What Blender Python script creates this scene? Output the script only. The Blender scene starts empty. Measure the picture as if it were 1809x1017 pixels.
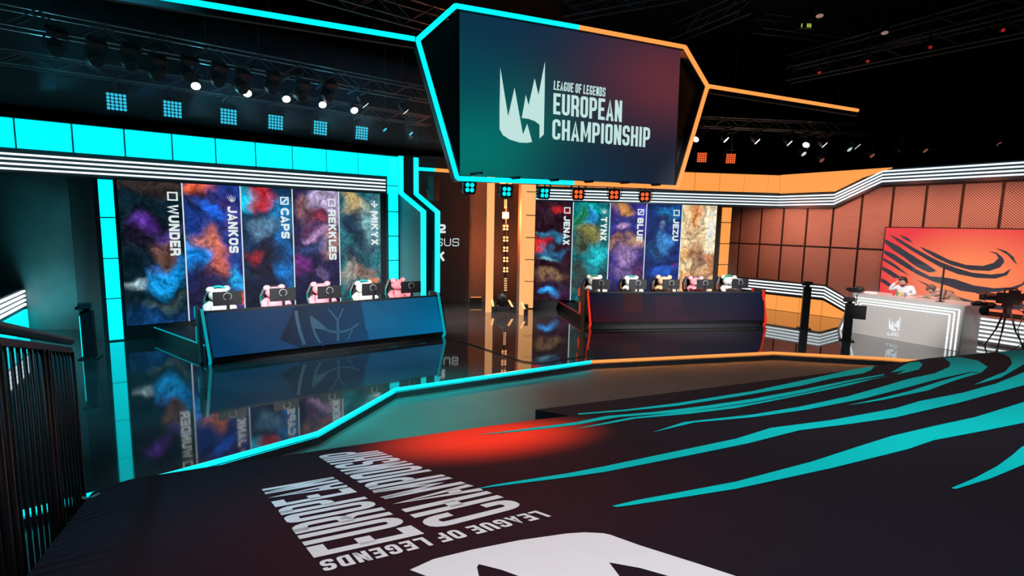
import bpy, bmesh, math, random
import numpy as np
from mathutils import Vector, Matrix, Quaternion, noise as mnoise
random.seed(7)
scene = bpy.context.scene
col = scene.collection
# ------------------------------------------------------------------ camera (calibrated: 1809x1017, f = 925 px)
FPX, PITCH, ROLL, CX, CY, CAMH = 925.0, 0.12177, 0.0201, 904.5, 508.5, 2.9
_c, _s = math.cos(PITCH), math.sin(PITCH)
_r = np.array([[math.cos(ROLL), -math.sin(ROLL), 0], [math.sin(ROLL), math.cos(ROLL), 0], [0, 0, 1]])
RM = _r @ np.array([[1, 0, 0], [0, -_s, -_c], [0, _c, -_s]])
CAM = np.array([0, 0, CAMH])
cd = bpy.data.cameras.new('camera'); cam = bpy.data.objects.new('camera', cd); col.objects.link(cam)
cd.sensor_width = 36.0; cd.lens = 36.0 * FPX / 1809.0; cd.clip_end = 200; cd.clip_start = 0.05
m = Matrix.Identity(4)
for i in range(3):
    m[i][0] = RM[0][i]; m[i][1] = -RM[1][i]; m[i][2] = -RM[2][i]; m[i][3] = CAM[i]
cam.matrix_world = m
scene.camera = cam
# ------------------------------------------------------------------ world, exposure
w = bpy.data.worlds.new('hall_dark'); scene.world = w; w.use_nodes = True
w.node_tree.nodes['Background'].inputs[0].default_value = (0.05, 0.10, 0.16, 1)
w.node_tree.nodes['Background'].inputs[1].default_value = 0.02
scene.view_settings.view_transform = 'Standard'; scene.view_settings.look = 'None'
scene.view_settings.gamma = 1.0; scene.view_settings.use_curve_mapping = False
scene.view_settings.exposure = 0.0
try:
    scene.cycles.use_denoising = True; scene.cycles.max_bounces = 7; scene.cycles.diffuse_bounces = 3
    scene.cycles.volume_bounces = 0; scene.cycles.glossy_bounces = 4; scene.cycles.sample_clamp_indirect = 4.0
except Exception: pass

def spot(name, loc, target, color, power, angle=40, blend=0.5, radius=0.12):
    l = bpy.data.lights.new(name, 'SPOT'); l.energy = power; l.color = color
    l.spot_size = math.radians(angle); l.spot_blend = blend; l.shadow_soft_size = radius
    o = bpy.data.objects.new(name, l); col.objects.link(o); o.location = loc
    d = Vector(target) - Vector(loc); o.rotation_euler = d.to_track_quat('-Z', 'Y').to_euler()
    return o
WHITE = (1.0, 0.95, 0.92); CYANC = (0.05, 0.85, 1.0); ORNG = (1.0, 0.36, 0.12); REDC = (1.0, 0.12, 0.05)
# house spots above the grandstand and the stage washes (unseen lamps added for their light, without fixtures)
spot('house_spot', (0.6, -1.0, 8.2), (0.5, 4.3, 0.6), (1.0, 0.96, 1.0), 2500, 58, 0.9, 0.4)
spot('house_spot', (7.0, 0.0, 8.2), (5.5, 6.5, 0.6), (0.85, 0.97, 1.0), 3000, 62, 0.9, 0.4)
spot('teal_cover_spot', (-4.2, 1.0, 8.2), (-2.9, 4.2, 0.5), (0.05, 0.6, 0.9), 1500, 36, 1.0, 0.3)
spot('warm_floor_spot', (5.0, 7.0, 8.2), (4.6, 10.6, -0.18), (1.0, 0.30, 0.20), 450, 50, 0.9, 0.3)
spot('teal_floor_spot', (-2.6, 3.4, 7.6), (-1.3, 8.2, -0.18), (0.0, 0.95, 0.88), 10500, 25, 1.0, 0.2)
spot('red_spot', (2.5, 2.0, 8.4), (-0.3, 5.5, 0.4), (1.0, 0.10, 0.04), 2600, 19, 1.0, 0.2)  # added to brighten the red print on the cover
spot('stage_wash', (-6.0, 7.0, 8.6), (-6.5, 9.5, 0), (0.05, 0.75, 1.0), 2600, 60, 1.0, 0.3)
spot('stage_wash', (-1.2, 14.2, 7.6), (-0.9, 16.0, 0), (1.0, 0.96, 0.94), 4500, 44, 1.0, 0.3)
spot('desk_key', (5.5, 8.0, 7.5), (10.6, 14.0, 0.9), WHITE, 5600, 20, 0.8, 0.2)
spot('chair_key', (-3.4, 6.5, 5.4), (-4.9, 12.8, 1.4), WHITE, 6000, 46, 0.9, 0.2)  # unseen lamp added to brighten the bears at the blue desk
spot('chair_key', (5.6, 6.5, 6.2), (4.9, 16.5, 1.3), WHITE, 11000, 36, 0.9, 0.2)  # likewise added for the bears at the navy desk

# ------------------------------------------------------------------ pixel -> place helpers
def ray(x, y): return RM.T @ np.array([(x - CX) / FPX, (y - CY) / FPX, 1.0])
def fl(x, y, z=0.0):
    d = ray(x, y); return CAM + d * ((z - CAMH) / d[2])
def vpl(P, Q, x, y):
    P = np.array(P)[:2]; Q = np.array(Q)[:2]; n = np.array([-(Q - P)[1], (Q - P)[0]])
    d = ray(x, y); return CAM + d * ((n @ P) / (n @ d[:2]))
def npl(x, y, N, P):
    d = ray(x, y); return CAM + d * (N @ (np.array(P) - CAM) / (N @ d))
def V3(*a): return np.array(a, float)
def unit(v): v = np.array(v, float); return v / np.linalg.norm(v)
UP = V3(0, 0, 1)

# ------------------------------------------------------------------ materials
MATS = {}
def mat(name, base=(0.5, 0.5, 0.5), rough=0.5, metal=0.0, emit=None, es=0.0, var=0.12, scale=8.0, spec=0.5, alpha=None, trans=0.0, bump=0.0):
    if name in MATS: return MATS[name]
    mt = bpy.data.materials.new(name); mt.use_nodes = True; nt = mt.node_tree; b = nt.nodes['Principled BSDF']
    b.inputs['Roughness'].default_value = rough; b.inputs['Metallic'].default_value = metal
    b.inputs['Specular IOR Level'].default_value = spec
    tc = nt.nodes.new('ShaderNodeTexCoord'); nz = nt.nodes.new('ShaderNodeTexNoise'); nz.inputs['Scale'].default_value = scale
    nz.inputs['Detail'].default_value = 3.0
    nt.links.new(tc.outputs['Object'], nz.inputs['Vector'])
    mx = nt.nodes.new('ShaderNodeMix'); mx.data_type = 'RGBA'
    mx.inputs[6].default_value = (*[c * (1 - var) for c in base], 1); mx.inputs[7].default_value = (*[min(1, c * (1 + var)) for c in base], 1)
    nt.links.new(nz.outputs['Fac'], mx.inputs[0]); nt.links.new(mx.outputs[2], b.inputs['Base Color'])
    if emit is not None:
        b.inputs['Emission Color'].default_value = (*emit, 1); b.inputs['Emission Strength'].default_value = es
    if trans: b.inputs['Transmission Weight'].default_value = trans
    if alpha is not None: b.inputs['Alpha'].default_value = alpha
    if bump:
        bp = nt.nodes.new('ShaderNodeBump'); bp.inputs['Strength'].default_value = bump; bp.inputs['Distance'].default_value = 0.02
        nt.links.new(nz.outputs['Fac'], bp.inputs['Height']); nt.links.new(bp.outputs['Normal'], b.inputs['Normal'])
    MATS[name] = mt; return mt
def glow(name, c, s, base=(0.02, 0.02, 0.02), rough=0.3): return mat(name, base, rough, emit=c, es=s, var=0.02)

BLACK = mat('black_paint', (0.012, 0.013, 0.016), 0.55)
DARK = mat('charcoal_metal', (0.03, 0.032, 0.038), 0.4, 0.4)
TRUSSM = mat('truss_metal', (0.16, 0.17, 0.18), 0.38, 0.7)
NAVY = mat('navy_lacquer', (0.02, 0.05, 0.065), 0.4)
TEALP = mat('teal_grey_panel', (0.10, 0.20, 0.22), 0.55)
GREYP = mat('grey_panel', (0.30, 0.27, 0.26), 0.55)
CYAN = glow('cyan_light', (0.0, 0.90, 1.0), 1.5)
CYAN2 = glow('cyan_strip', (0.0, 0.85, 0.95), 1.3)
ORANGE = glow('orange_light', (1.0, 0.355, 0.075), 1.0)
PEACH = glow('peach_light', (1.0, 0.46, 0.16), 1.05)
DIMCYAN = glow('dim_cyan_strip', (0.0, 0.42, 0.52), 0.8)
ORANGE2 = glow('orange_strip', (1.0, 0.33, 0.07), 1.15)
REDST = glow('red_strip', (0.9, 0.03, 0.01), 0.9)
LEDW = glow('white_led', (0.86, 0.96, 1.0), 1.5)
PARW = glow('white_lamp', (0.95, 1.0, 1.0), 6.0)
BLAZE = glow('amber_blaze', (1.0, 0.55, 0.28), 40.0)
BLUEL = glow('blue_lens', (0.03, 0.55, 0.80), 1.0)
REDL = glow('red_lens', (1.0, 0.13, 0.03), 1.1)
AMBER = glow('amber_cell', (1.0, 0.42, 0.16), 2.2)
SIGNW = glow('sign_white', (0.85, 0.95, 0.95), 0.85)
PRINTW = mat('white_print', (0.78, 0.78, 0.80), 0.7, var=0.03)
TEALPRINT = mat('teal_print', (0.0, 0.62, 0.62), 0.9, var=0.06, scale=3, spec=0.05)
CLOTH = mat('dark_cloth', (0.0100, 0.0092, 0.0155), 0.85, var=0.25, scale=60, spec=0.08, bump=0.15)
DESKW = mat('warm_grey_desk', (0.55, 0.53, 0.52), 0.35, var=0.04)

# ------------------------------------------------------------------ mesh builder
class MB:
    def __init__(s): s.v = []; s.f = []
    def add(s, vs, fs):
        o = len(s.v); s.v += [tuple(float(c) for c in p) for p in vs]; s.f += [tuple(i + o for i in f) for f in fs]; return s
    def box(s, c, ax, ay, az):
        c = np.array(c, float); ax, ay, az = (np.array(q, float) for q in (ax, ay, az))
        vs = [c + i * ax + j * ay + k * az for i in (-1, 1) for j in (-1, 1) for k in (-1, 1)]
        return s.add(vs, [(0, 1, 3, 2), (4, 6, 7, 5), (0, 4, 5, 1), (2, 3, 7, 6), (0, 2, 6, 4), (1, 5, 7, 3)])
    def abox(s, x0, y0, z0, x1, y1, z1):
        return s.box(((x0 + x1) / 2, (y0 + y1) / 2, (z0 + z1) / 2), ((x1 - x0) / 2, 0, 0), (0, (y1 - y0) / 2, 0), (0, 0, (z1 - z0) / 2))
    def quad(s, a, b, c, d): return s.add([a, b, c, d], [(0, 1, 2, 3)])
    def prism(s, pts, d):
        n = len(pts); d = np.array(d, float); pts = [np.array(p, float) for p in pts]
        return s.add(pts + [p + d for p in pts], [tuple(range(n)), tuple(range(2 * n - 1, n - 1, -1))] + [(i, (i + 1) % n, n + (i + 1) % n, n + i) for i in range(n)])
    def tube(s, pts, r, n=8, closed=False):
        pts = [np.array(p, float) for p in pts]; rs = r if hasattr(r, '__len__') else [r] * len(pts); rings = []
        for i, p in enumerate(pts):
            t = unit(pts[min(i + 1, len(pts) - 1)] - pts[max(i - 1, 0)]); u = np.cross(t, UP)
            u = unit(u) if np.linalg.norm(u) > 1e-3 else V3(1, 0, 0); v = np.cross(u, t)
            rings += [p + rs[i] * (math.cos(2 * math.pi * k / n) * u + math.sin(2 * math.pi * k / n) * v) for k in range(n)]
        fs = [(i * n + k, i * n + (k + 1) % n, (i + 1) * n + (k + 1) % n, (i + 1) * n + k) for i in range(len(pts) - 1) for k in range(n)]
        fs += [tuple(range(n)), tuple(range(len(pts) * n - 1, (len(pts) - 1) * n - 1, -1))]
        return s.add(rings, fs)
    def cyl(s, a, b, r, n=12): return s.tube([a, b], r, n)
    def ell(s, c, r, n=12, k=8, q=None):
        vs = []; fs = []; c = np.array(c, float)
        for j in range(k + 1):
            ph = math.pi * j / k
            for i in range(n):
                th = 2 * math.pi * i / n
                p = V3(r[0] * math.sin(ph) * math.cos(th), r[1] * math.sin(ph) * math.sin(th), r[2] * math.cos(ph))
                if q is not None: p = np.array(q @ Vector(p))
                vs.append(c + p)
        for j in range(k):
            for i in range(n): fs.append((j * n + i, (j + 1) * n + i, (j + 1) * n + (i + 1) % n, j * n + (i + 1) % n))
        return s.add(vs, fs)
    def poly(s, pts): return s.add(pts, [tuple(range(len(pts)))])
    def obj(s, name, m, parent=None, base=None, smooth=False, fix=True):
        me = bpy.data.meshes.new(name)
        vs = s.v
        if base is not None: vs = [(x - base[0], y - base[1], z - base[2]) for x, y, z in vs]
        me.from_pydata(vs, [], s.f); me.materials.append(m)
        if fix:
            bm = bmesh.new(); bm.from_mesh(me); bmesh.ops.recalc_face_normals(bm, faces=bm.faces); bm.to_mesh(me); bm.free()
        if smooth:
            for p in me.polygons: p.use_smooth = True
        me.update()
        o = bpy.data.objects.new(name, me); col.objects.link(o)
        if parent is not None: o.parent = parent
        return o
def tag(o, label, cat, group=None, kind=None):
    o['label'] = label; o['category'] = cat
    if group: o['group'] = group
    if kind: o['kind'] = kind
    return o
def struct(o, label=None):
    o['kind'] = 'structure'
    if label: o['label'] = label
    return o
class Thing:
    def __init__(s, name, label, cat, loc, rz=0.0, group=None, kind=None):
        s.o = bpy.data.objects.new(name, None); col.objects.link(s.o); s.o.empty_display_size = 0.1
        s.loc = [float(c) for c in loc]; s.o.location = s.loc; s.o.rotation_euler = (0, 0, rz); s.rz = rz
        if kind == 'structure': struct(s.o, label)
        else: tag(s.o, label, cat, group, kind)
    def w(s, name, mb, m, parent=None, smooth=False, label=None):      # geometry given in world coordinates (rz must be 0)
        o = mb.obj(name, m, parent or s.o, s.loc, smooth)
        if label: o['label'] = label
        return o
    def l(s, name, mb, m, parent=None, smooth=False, label=None):      # local coordinates
        o = mb.obj(name, m, parent or s.o, None, smooth)
        if label: o['label'] = label
        return o
def copy_tree(o, parent=None):
    c = o.copy(); col.objects.link(c)
    if parent is not None: c.parent = parent
    for ch in list(o.children): copy_tree(ch, c)
    return c

# ------------------------------------------------------------------ stroke lettering
def _round(pts, r):
    out = []
    n = len(pts)
    for i, p in enumerate(pts):
        p = np.array(p, float)
        if i in (0, n - 1) or r <= 0: out.append(p); continue
        a = np.array(pts[i - 1], float); b = np.array(pts[i + 1], float)
        la, lb = np.linalg.norm(a - p), np.linalg.norm(b - p); k = min(r, la * 0.5, lb * 0.5)
        A = p + (a - p) / la * k; B = p + (b - p) / lb * k
        for t in (0, .25, .5, .75, 1): out.append((1 - t) ** 2 * A + 2 * t * (1 - t) * p + t * t * B)
    return out
def _strip(pts, t):
    pts = [np.array(p, float) for p in pts]; q = [pts[0]]
    for p in pts[1:]:
        if np.linalg.norm(p - q[-1]) > 1e-6: q.append(p)
    pts = q; L = []; R = []; n = len(pts)
    for i in range(n):
        d0 = unit(pts[i] - pts[i - 1]) if i > 0 else unit(pts[1] - pts[0]); d1 = unit(pts[i + 1] - pts[i]) if i < n - 1 else d0
        n0 = V3(-d0[1], d0[0]); n1 = V3(-d1[1], d1[0]); mm = n0 + n1
        mm = mm / max(0.45, mm @ n0) if np.linalg.norm(mm) > 1e-3 else n0
        L.append(pts[i] + mm * t / 2); R.append(pts[i] - mm * t / 2)
    return [[L[i], L[i + 1], R[i + 1], R[i]] for i in range(n - 1)]
def glyph(ch, w, t):
    a = t / 2; W = w - a; T = 1 - a; h = w / 2; r = min(0.42 * w, 0.3); m = 0.5
    C = {
     'A': [([(a * .8, 0), (h, 1 - t * .3), (w - a * .8, 0)], 0), ([(w * .25, .27), (w * .75, .27)], 0)],
     'B': [([(h, m), (a, m), (a, a), (W, a), (W, m), (h, m)], r * .7), ([(a, m), (a, T), (W * .96, T), (W * .96, m), (h, m)], r * .7)],
     'C': [([(W, .68), (W, T), (a, T), (a, a), (W, a), (W, .32)], r)],
     'D': [([(h, a), (a, a), (a, T), (h, T)], 0), ([(h * .8, T), (W, T), (W, a), (h * .8, a)], r)],
     'E': [([(w, T), (a, T), (a, a), (w, a)], 0), ([(a, m), (w * .88, m)], 0)],
     'F': [([(w, T), (a, T), (a, 0)], 0), ([(a, m), (w * .88, m)], 0)],
     'G': [([(W, .68), (W, T), (a, T), (a, a), (W, a), (W, .46), (h, .46)], r)],
     'H': [([(a, 0), (a, 1)], 0), ([(W, 0), (W, 1)], 0), ([(a, m), (W, m)], 0)],
     'I': [([(h, 0), (h, 1)], 0)],
     'J': [([(W, 1), (W, a), (a, a), (a, .32)], r)],
     'K': [([(a, 0), (a, 1)], 0), ([(a, .4), (W, 1)], 0), ([(w * .42, .55), (W, 0)], 0)],
     'L': [([(a, 1), (a, a), (w, a)], 0)],
     'M': [([(a, 0), (a, 1)], 0), ([(W, 0), (W, 1)], 0), ([(a, 1), (h, .25), (W, 1)], 0)],
     'N': [([(a, 0), (a, 1)], 0), ([(W, 0), (W, 1)], 0), ([(a, 1 - a * .3), (W, a * .3)], 0)],
     'O': [([(h, T), (a, T), (a, a), (W, a), (W, T), (h, T)], r)],
     'P': [([(a, 0), (a, T), (h, T)], 0), ([(a, T), (W, T), (W, .44), (a, .44)], r * .8)],
     'R': [([(a, 0), (a, T), (h, T)], 0), ([(a, T), (W, T), (W, .46), (a, .46)], r * .8), ([(h, .46), (W, .36), (W, 0)], r * .5)],
     'S': [([(W, .7), (W, T), (a, T), (a, .5), (W, .5), (W, a), (a, a), (a, .3)], r * .75)],
     'T': [([(0, T), (w, T)], 0), ([(h, T), (h, 0)], 0)],
     'U': [([(a, 1), (a, a), (W, a), (W, 1)], r)],
     'W': [([(a, 1), (w * .28, a * .5), (h, .8), (w * .72, a * .5), (W, 1)], 0)],
     'X': [([(a, 1), (W, 0)], 0), ([(a, 0), (W, 1)], 0)],
     'Y': [([(a, 1), (h, .48), (W, 1)], 0), ([(h, .5), (h, 0)], 0)],
     'Z': [([(0, T), (W, T), (a, a), (w, a)], 0)],
     '2': [([(a, .68), (a, T), (W, T), (W, .5), (a, .32), (a, a), (w, a)], r * .6)],
    }[ch]
    out = []
    for pts, rr in C: out += _strip(_round(pts, rr), t)
    return out
def lettering(mb, text, quad, w=0.5, t=0.17, gap=0.1, lift=(0, 0, 0), narrow=0.45):
    """quad: four 3D points (start-bottom, end-bottom, end-top, start-top)"""
    q = [np.array(p, float) for p in quad]; lift = np.array(lift, float); x = 0; polys = []
    for ch in text:
        if ch == ' ': x += narrow; continue
        ww = t * 1.02 if ch == 'I' else (w * 1.32 if ch in 'MW' else (w * .9 if ch in 'LFEJ' else w))
        for p in glyph(ch, ww, t): polys.append([(c[0] + x, c[1]) for c in p])
        x += ww + gap
    tot = x - gap
    for k, p in enumerate(polys):
        pts = []
        for u, v in p:
            u = u / tot; pts.append(((q[0] * (1 - u) + q[1] * u) * (1 - v) + (q[3] * (1 - u) + q[2] * u) * v) + lift * (1 + .02 * (k % 7)))
        mb.poly(pts)
    return mb
CROWN = [[(302, 348), (342, 597), (375, 450), (418, 690), (440, 635), (465, 728), (440, 733), (400, 731), (350, 716), (315, 693), (298, 662), (298, 560)],
         [(412, 605), (433, 487), (447, 540), (478, 402), (498, 487), (531, 315), (530, 450), (525, 690), (503, 711), (503, 640), (480, 622), (447, 610)]]
def tri_poly(mb, pts2, pts3):
    """triangulated polygon: 2D outline decides the triangles, 3D points are the vertices"""
    from mathutils.geometry import tessellate_polygon
    tr = tessellate_polygon([[Vector((p[0], p[1], 0)) for p in pts2]])
    return mb.add(pts3, [tuple(t) for t in tr])
# ------------------------------------------------------------------ floors, hall shell
STRIP = [V3(-6.2, 3.55, 0), V3(-5.0, 4.65, 0), V3(-3.85, 5.72, 0), V3(-2.66, 6.93, 0), V3(-2.02, 8.91, 0), V3(1.76, 11.09, 0), V3(6.25, 12.23, 0), V3(8.64, 11.88, 0), V3(9.5, 11.65, 0), V3(14.0, 10.45, 0)]
LOW = -0.18
FLOORM = bpy.data.materials.new('polished_dark_floor'); FLOORM.use_nodes = True
nt = FLOORM.node_tree; b = nt.nodes['Principled BSDF']
b.inputs['Specular IOR Level'].default_value = 0.9; b.inputs['Coat Weight'].default_value = 0.5; b.inputs['Coat Roughness'].default_value = 0.03
tc = nt.nodes.new('ShaderNodeTexCoord'); nz = nt.nodes.new('ShaderNodeTexNoise'); nz.inputs['Scale'].default_value = 0.7; nz.inputs['Detail'].default_value = 8
nt.links.new(tc.outputs['Object'], nz.inputs['Vector'])
cr = nt.nodes.new('ShaderNodeValToRGB'); cr.color_ramp.elements[0].position = .3; cr.color_ramp.elements[0].color = (0.022, 0.024, 0.026, 1)
cr.color_ramp.elements[1].position = .75; cr.color_ramp.elements[1].color = (0.055, 0.056, 0.058, 1)
nt.links.new(nz.outputs['Fac'], cr.inputs[0]); nt.links.new(cr.outputs[0], b.inputs['Base Color'])
mr = nt.nodes.new('ShaderNodeMapRange'); mr.inputs[3].default_value = 0.025; mr.inputs[4].default_value = 0.08
nt.links.new(nz.outputs['Fac'], mr.inputs[0]); nt.links.new(mr.outputs[0], b.inputs['Roughness'])
mb = MB(); pts = [p + V3(0, 0, -.002) for p in STRIP] + [V3(24, 8, -.002), V3(24, 27, -.002), V3(-22, 27, -.002), V3(-22, 1, -.002)]
mb.prism(pts, (0, 0, -.16)); struct(mb.obj('floor', FLOORM), 'polished dark stage floor')
LOWM = mat('matt_pit_floor', (0.050, 0.047, 0.046), 0.7, var=0.3, scale=1.5)
mb = MB(); mb.abox(-22, -12, LOW - .1, 24, 27, LOW - .001); struct(mb.obj('floor_lower', LOWM), 'matt grey floor in front of the stage')
WALLM = mat('black_drape', (0.012, 0.014, 0.018), 0.9)
for n, bx in dict(wall_back=(-22, 26, LOW, 24, 26.3, 11), wall_left=(-22.3, -12, LOW, -22, 26.3, 11), wall_right=(24, -12, LOW, 24.3, 26.3, 11), wall_rear=(-22.3, -12.3, LOW, 24.3, -12, 11), ceiling=(-22.3, -12.3, 11, 24.3, 26.3, 11.2)).items():
    mb = MB(); mb.abox(*bx); struct(mb.obj(n, WALLM))
# stage edge: skirt and light strip
def ribbon(mb, pts, z0, z1, off0, off1):
    """box section following a floor polyline; off = outward (to the right of travel)"""
    n = len(pts); nr = []
    for i in range(n):
        d = unit((pts[min(i + 1, n - 1)] - pts[max(i - 1, 0)])[:2]); nr.append(V3(d[1], -d[0], 0))
    ring = []
    for p, q in zip(pts, nr):
        p = V3(p[0], p[1], 0); ring += [p + q * off0 + UP * z0, p + q * off1 + UP * z0, p + q * off1 + UP * z1, p + q * off0 + UP * z1]
    fs = [(i * 4 + k, i * 4 + (k + 1) % 4, i * 4 + 4 + (k + 1) % 4, i * 4 + 4 + k) for i in range(n - 1) for k in range(4)] + [(0, 1, 2, 3), (4 * n - 1, 4 * n - 2, 4 * n - 3, 4 * n - 4)]
    return mb.add(ring, fs)
split = fl(1043, 636.4)
mb = MB(); ribbon(mb, STRIP, LOW, -.075, 0.0, .03); struct(mb.obj('trim_1', BLACK), 'black skirt under the stage edge')
k = 5
for nm, pp, mt, lab in (('stage_edge_light', STRIP[:k] + [split], CYAN2, 'cyan light strip along the bent front edge of the stage'), ('stage_edge_light', [split + unit(STRIP[k + 1] - split) * .004] + STRIP[k + 1:], ORANGE2, 'orange light strip along the front edge of the stage')):
    mb = MB(); ribbon(mb, pp, -.050, .004, 0.0, .034); so = tag(mb.obj(nm, mt), lab, 'light strip')
    mb = MB(); ribbon(mb, pp, -.053, -.0505, 0.002, .016); mb.obj('under_light', glow('under_' + mt.name, mt.node_tree.nodes['Principled BSDF'].inputs['Emission Color'].default_value[:3], 50.0), so)
# ------------------------------------------------------------------ team walls
T1 = math.radians(52.19); DL = V3(math.sin(T1), math.cos(T1), 0); NL = V3(DL[1], -DL[0], 0); L0 = fl(219, 600.4)
T2 = math.radians(82.4); DR = V3(math.sin(T2), math.cos(T2), 0); NR = V3(DR[1], -DR[0], 0); R0 = fl(942, 545)
T3 = math.radians(-33.2); DM = V3(-math.sin(T3), -math.cos(T3), 0); NM = V3(DM[1], -DM[0], 0)
PC = vpl(R0, R0 + DR, 1379, 312); PC[2] = 0
def onp(O, d, n): return lambda s, z, o=0.0: O + d * s + n * o + UP * z
LW = onp(L0, DL, NL); RW = onp(R0, DR, NR); MW = onp(PC, DM, NM)
def pbox(mb, F, s0, s1, z0, z1, o0, o1):
    c = F((s0 + s1) / 2, (z0 + z1) / 2, (o0 + o1) / 2)
    return mb.box(c, (F(s1, 0) - F(s0, 0)) / 2, (F(0, 0, o1) - F(0, 0, o0)) / 2, UP * (z1 - z0) / 2)
ZH0, ZH1 = 4.24, 4.87
LINEZ = (4.13, 4.03, 3.93, 3.83)
def tiles(t, F, edges, z0, z1, m, o=0.05, g=0.018, name='tile'):
    for a, b2 in zip(edges[:-1], edges[1:]):
        mb = MB(); pbox(mb, F, a + g, b2 - g, z0 + g, z1 - g, .0, o); t.w(name, mb, m)
def vtiles(t, F, s0, s1, zs, m, o=0.05, g=0.015, name='tile'):
    for a, b2 in zip(zs[:-1], zs[1:]):
        mb = MB(); pbox(mb, F, s0, s1, a + g, b2 - g, .0, o); t.w(name, mb, m)
# left team wall
t = Thing('team_wall', 'dark team wall with cyan light tiles along its top and white light lines', 'wall', L0)
mb = MB(); pbox(mb, LW, -7.5, 7.02, 3.73, ZH1 + .01, -.5, 0); t.w('fascia', mb, NAVY)
mb = MB(); pbox(mb, LW, -.32, 7.02, 0, 3.73, -.35, -.02); t.w('backing', mb, BLACK)
mb = MB(); pbox(mb, LW, .02, 6.62, 0, .31, -.02, .02); t.w('plinth', mb, BLACK)
edges = [-1.56 + .914 * i for i in range(-6, 10)]
tiles(t, LW, edges[:-1] + [6.66], ZH0, ZH1, CYAN)
vtiles(t, LW, -.27, .0, [0.02, 1.0, 1.93, 2.86, 3.72], CYAN)
vtiles(t, LW, 6.67, 7.0, [0.02, .95, 1.7, 2.45, 3.2, 3.98, ZH1], CYAN)
for s0, s1 in ((-.35, -.27), (.0, .045), (6.60, 6.67)):
    mb = MB(); pbox(mb, LW, s0, s1, 0, 3.73, -.02, .06); t.w('edge_trim', mb, NAVY)
for z in LINEZ:
    mb = MB(); pbox(mb, LW, -7.5, 6.6, z - .019, z + .019, 0, .04); t.w('light_line', mb, LEDW)
# right team wall
t = Thing('team_wall', 'dark team wall with orange light tiles along its top, beside the perforated wall', 'wall', R0)
sc_ = (PC - R0) @ DR
mb = MB(); pbox(mb, RW, -.45, sc_, 3.66, 4.84, -.5, 0); t.w('fascia', mb, NAVY)
mb = MB(); pbox(mb, RW, -.42, 7.0, 0, 3.66, -.35, -.02); t.w('backing', mb, BLACK)
mb = MB(); pbox(mb, RW, .02, 6.6, 0, .29, -.02, .02); t.w('plinth', mb, BLACK)
s_a = (vpl(R0, R0 + DR, 1228, 307) - R0) @ DR
edges = [s_a - .92 * i for i in range(6, 0, -1)] + [s_a + .92 * i for i in range(0, 4)] + [sc_ - .02]
tiles(t, RW, [0] + edges, 4.17, 4.82, ORANGE)
vtiles(t, RW, -.37, -.02, [0.02, .95, 1.7, 2.45, 3.2, 3.98, 4.82], PEACH)
c4 = (vpl(R0, R0 + DR, 1272.5, 420) - R0) @ DR; c5 = (vpl(R0, R0 + DR, 1288, 420) - R0) @ DR
vtiles(t, RW, c4, c5, [0.02, .85, 1.6, 2.35, 3.1, 3.64], ORANGE)
for z in (4.06, 3.96, 3.86, 3.76):
    mb = MB(); pbox(mb, RW, 0.0, sc_, z - .019, z + .019, 0, .04); t.w('light_line', mb, LEDW)
# fascia turning along the perforated wall, with the rising light lines
k1 = (vpl(PC, PC + DM, 1475, 342) - PC) @ DM; k2 = (vpl(PC, PC + DM, 1560, 306) - PC) @ DM; RISE = .66; SE = 9.5
t = Thing('wall_fascia', 'dark overhead fascia with four white light lines stepping up over the perforated wall', 'fascia', MW(0, 3.66))
def prof(z): return [(0, z), (k1, z), (k2, z + RISE), (SE, z + RISE)]
lo = prof(3.64); hi = prof(4.13)
mb = MB(); mb.prism([MW(s, z, 0) for s, z in lo] + [MW(s, z, 0) for s, z in reversed(hi)], -NM * .3); t.w('fascia_board', mb, NAVY)
mb = MB(); mb.prism([MW(0, 4.13), MW(k1, 4.13), MW(k2, 4.79), MW(k2 + .3, 4.83), MW(0, 4.83)], -NM * .3); t.w('tile_backing', mb, BLACK)
for z in (4.06, 3.96, 3.86, 3.76):
    mb = MB(); q = prof(z); 
    mb.prism([MW(s, zz - .021, .0) for s, zz in q] + [MW(s, zz + .021, .0) for s, zz in reversed(q)], NM * .04); t.w('light_line', mb, LEDW)
o_e = [0.02] + [(vpl(PC, PC + DM, x, 308) - PC) @ DM for x in (1387, 1430, 1475, 1525)] + [k2 + .25]
for a, b2 in zip(o_e[:-1], o_e[1:]):
    a += .012; b2 -= .012
    zl = lambda s: 4.17 + (0 if s < k1 else RISE * min(1, (s - k1) / (k2 - k1)))
    p = [(a, zl(a))] + ([(k1, 4.17)] if a < k1 < b2 else []) + [(b2, min(zl(b2), 4.80)), (b2, 4.82), (a, 4.82)]
    mb = MB(); mb.prism([MW(s, z) for s, z in p], NM * .05); t.w('tile', mb, ORANGE)
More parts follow.
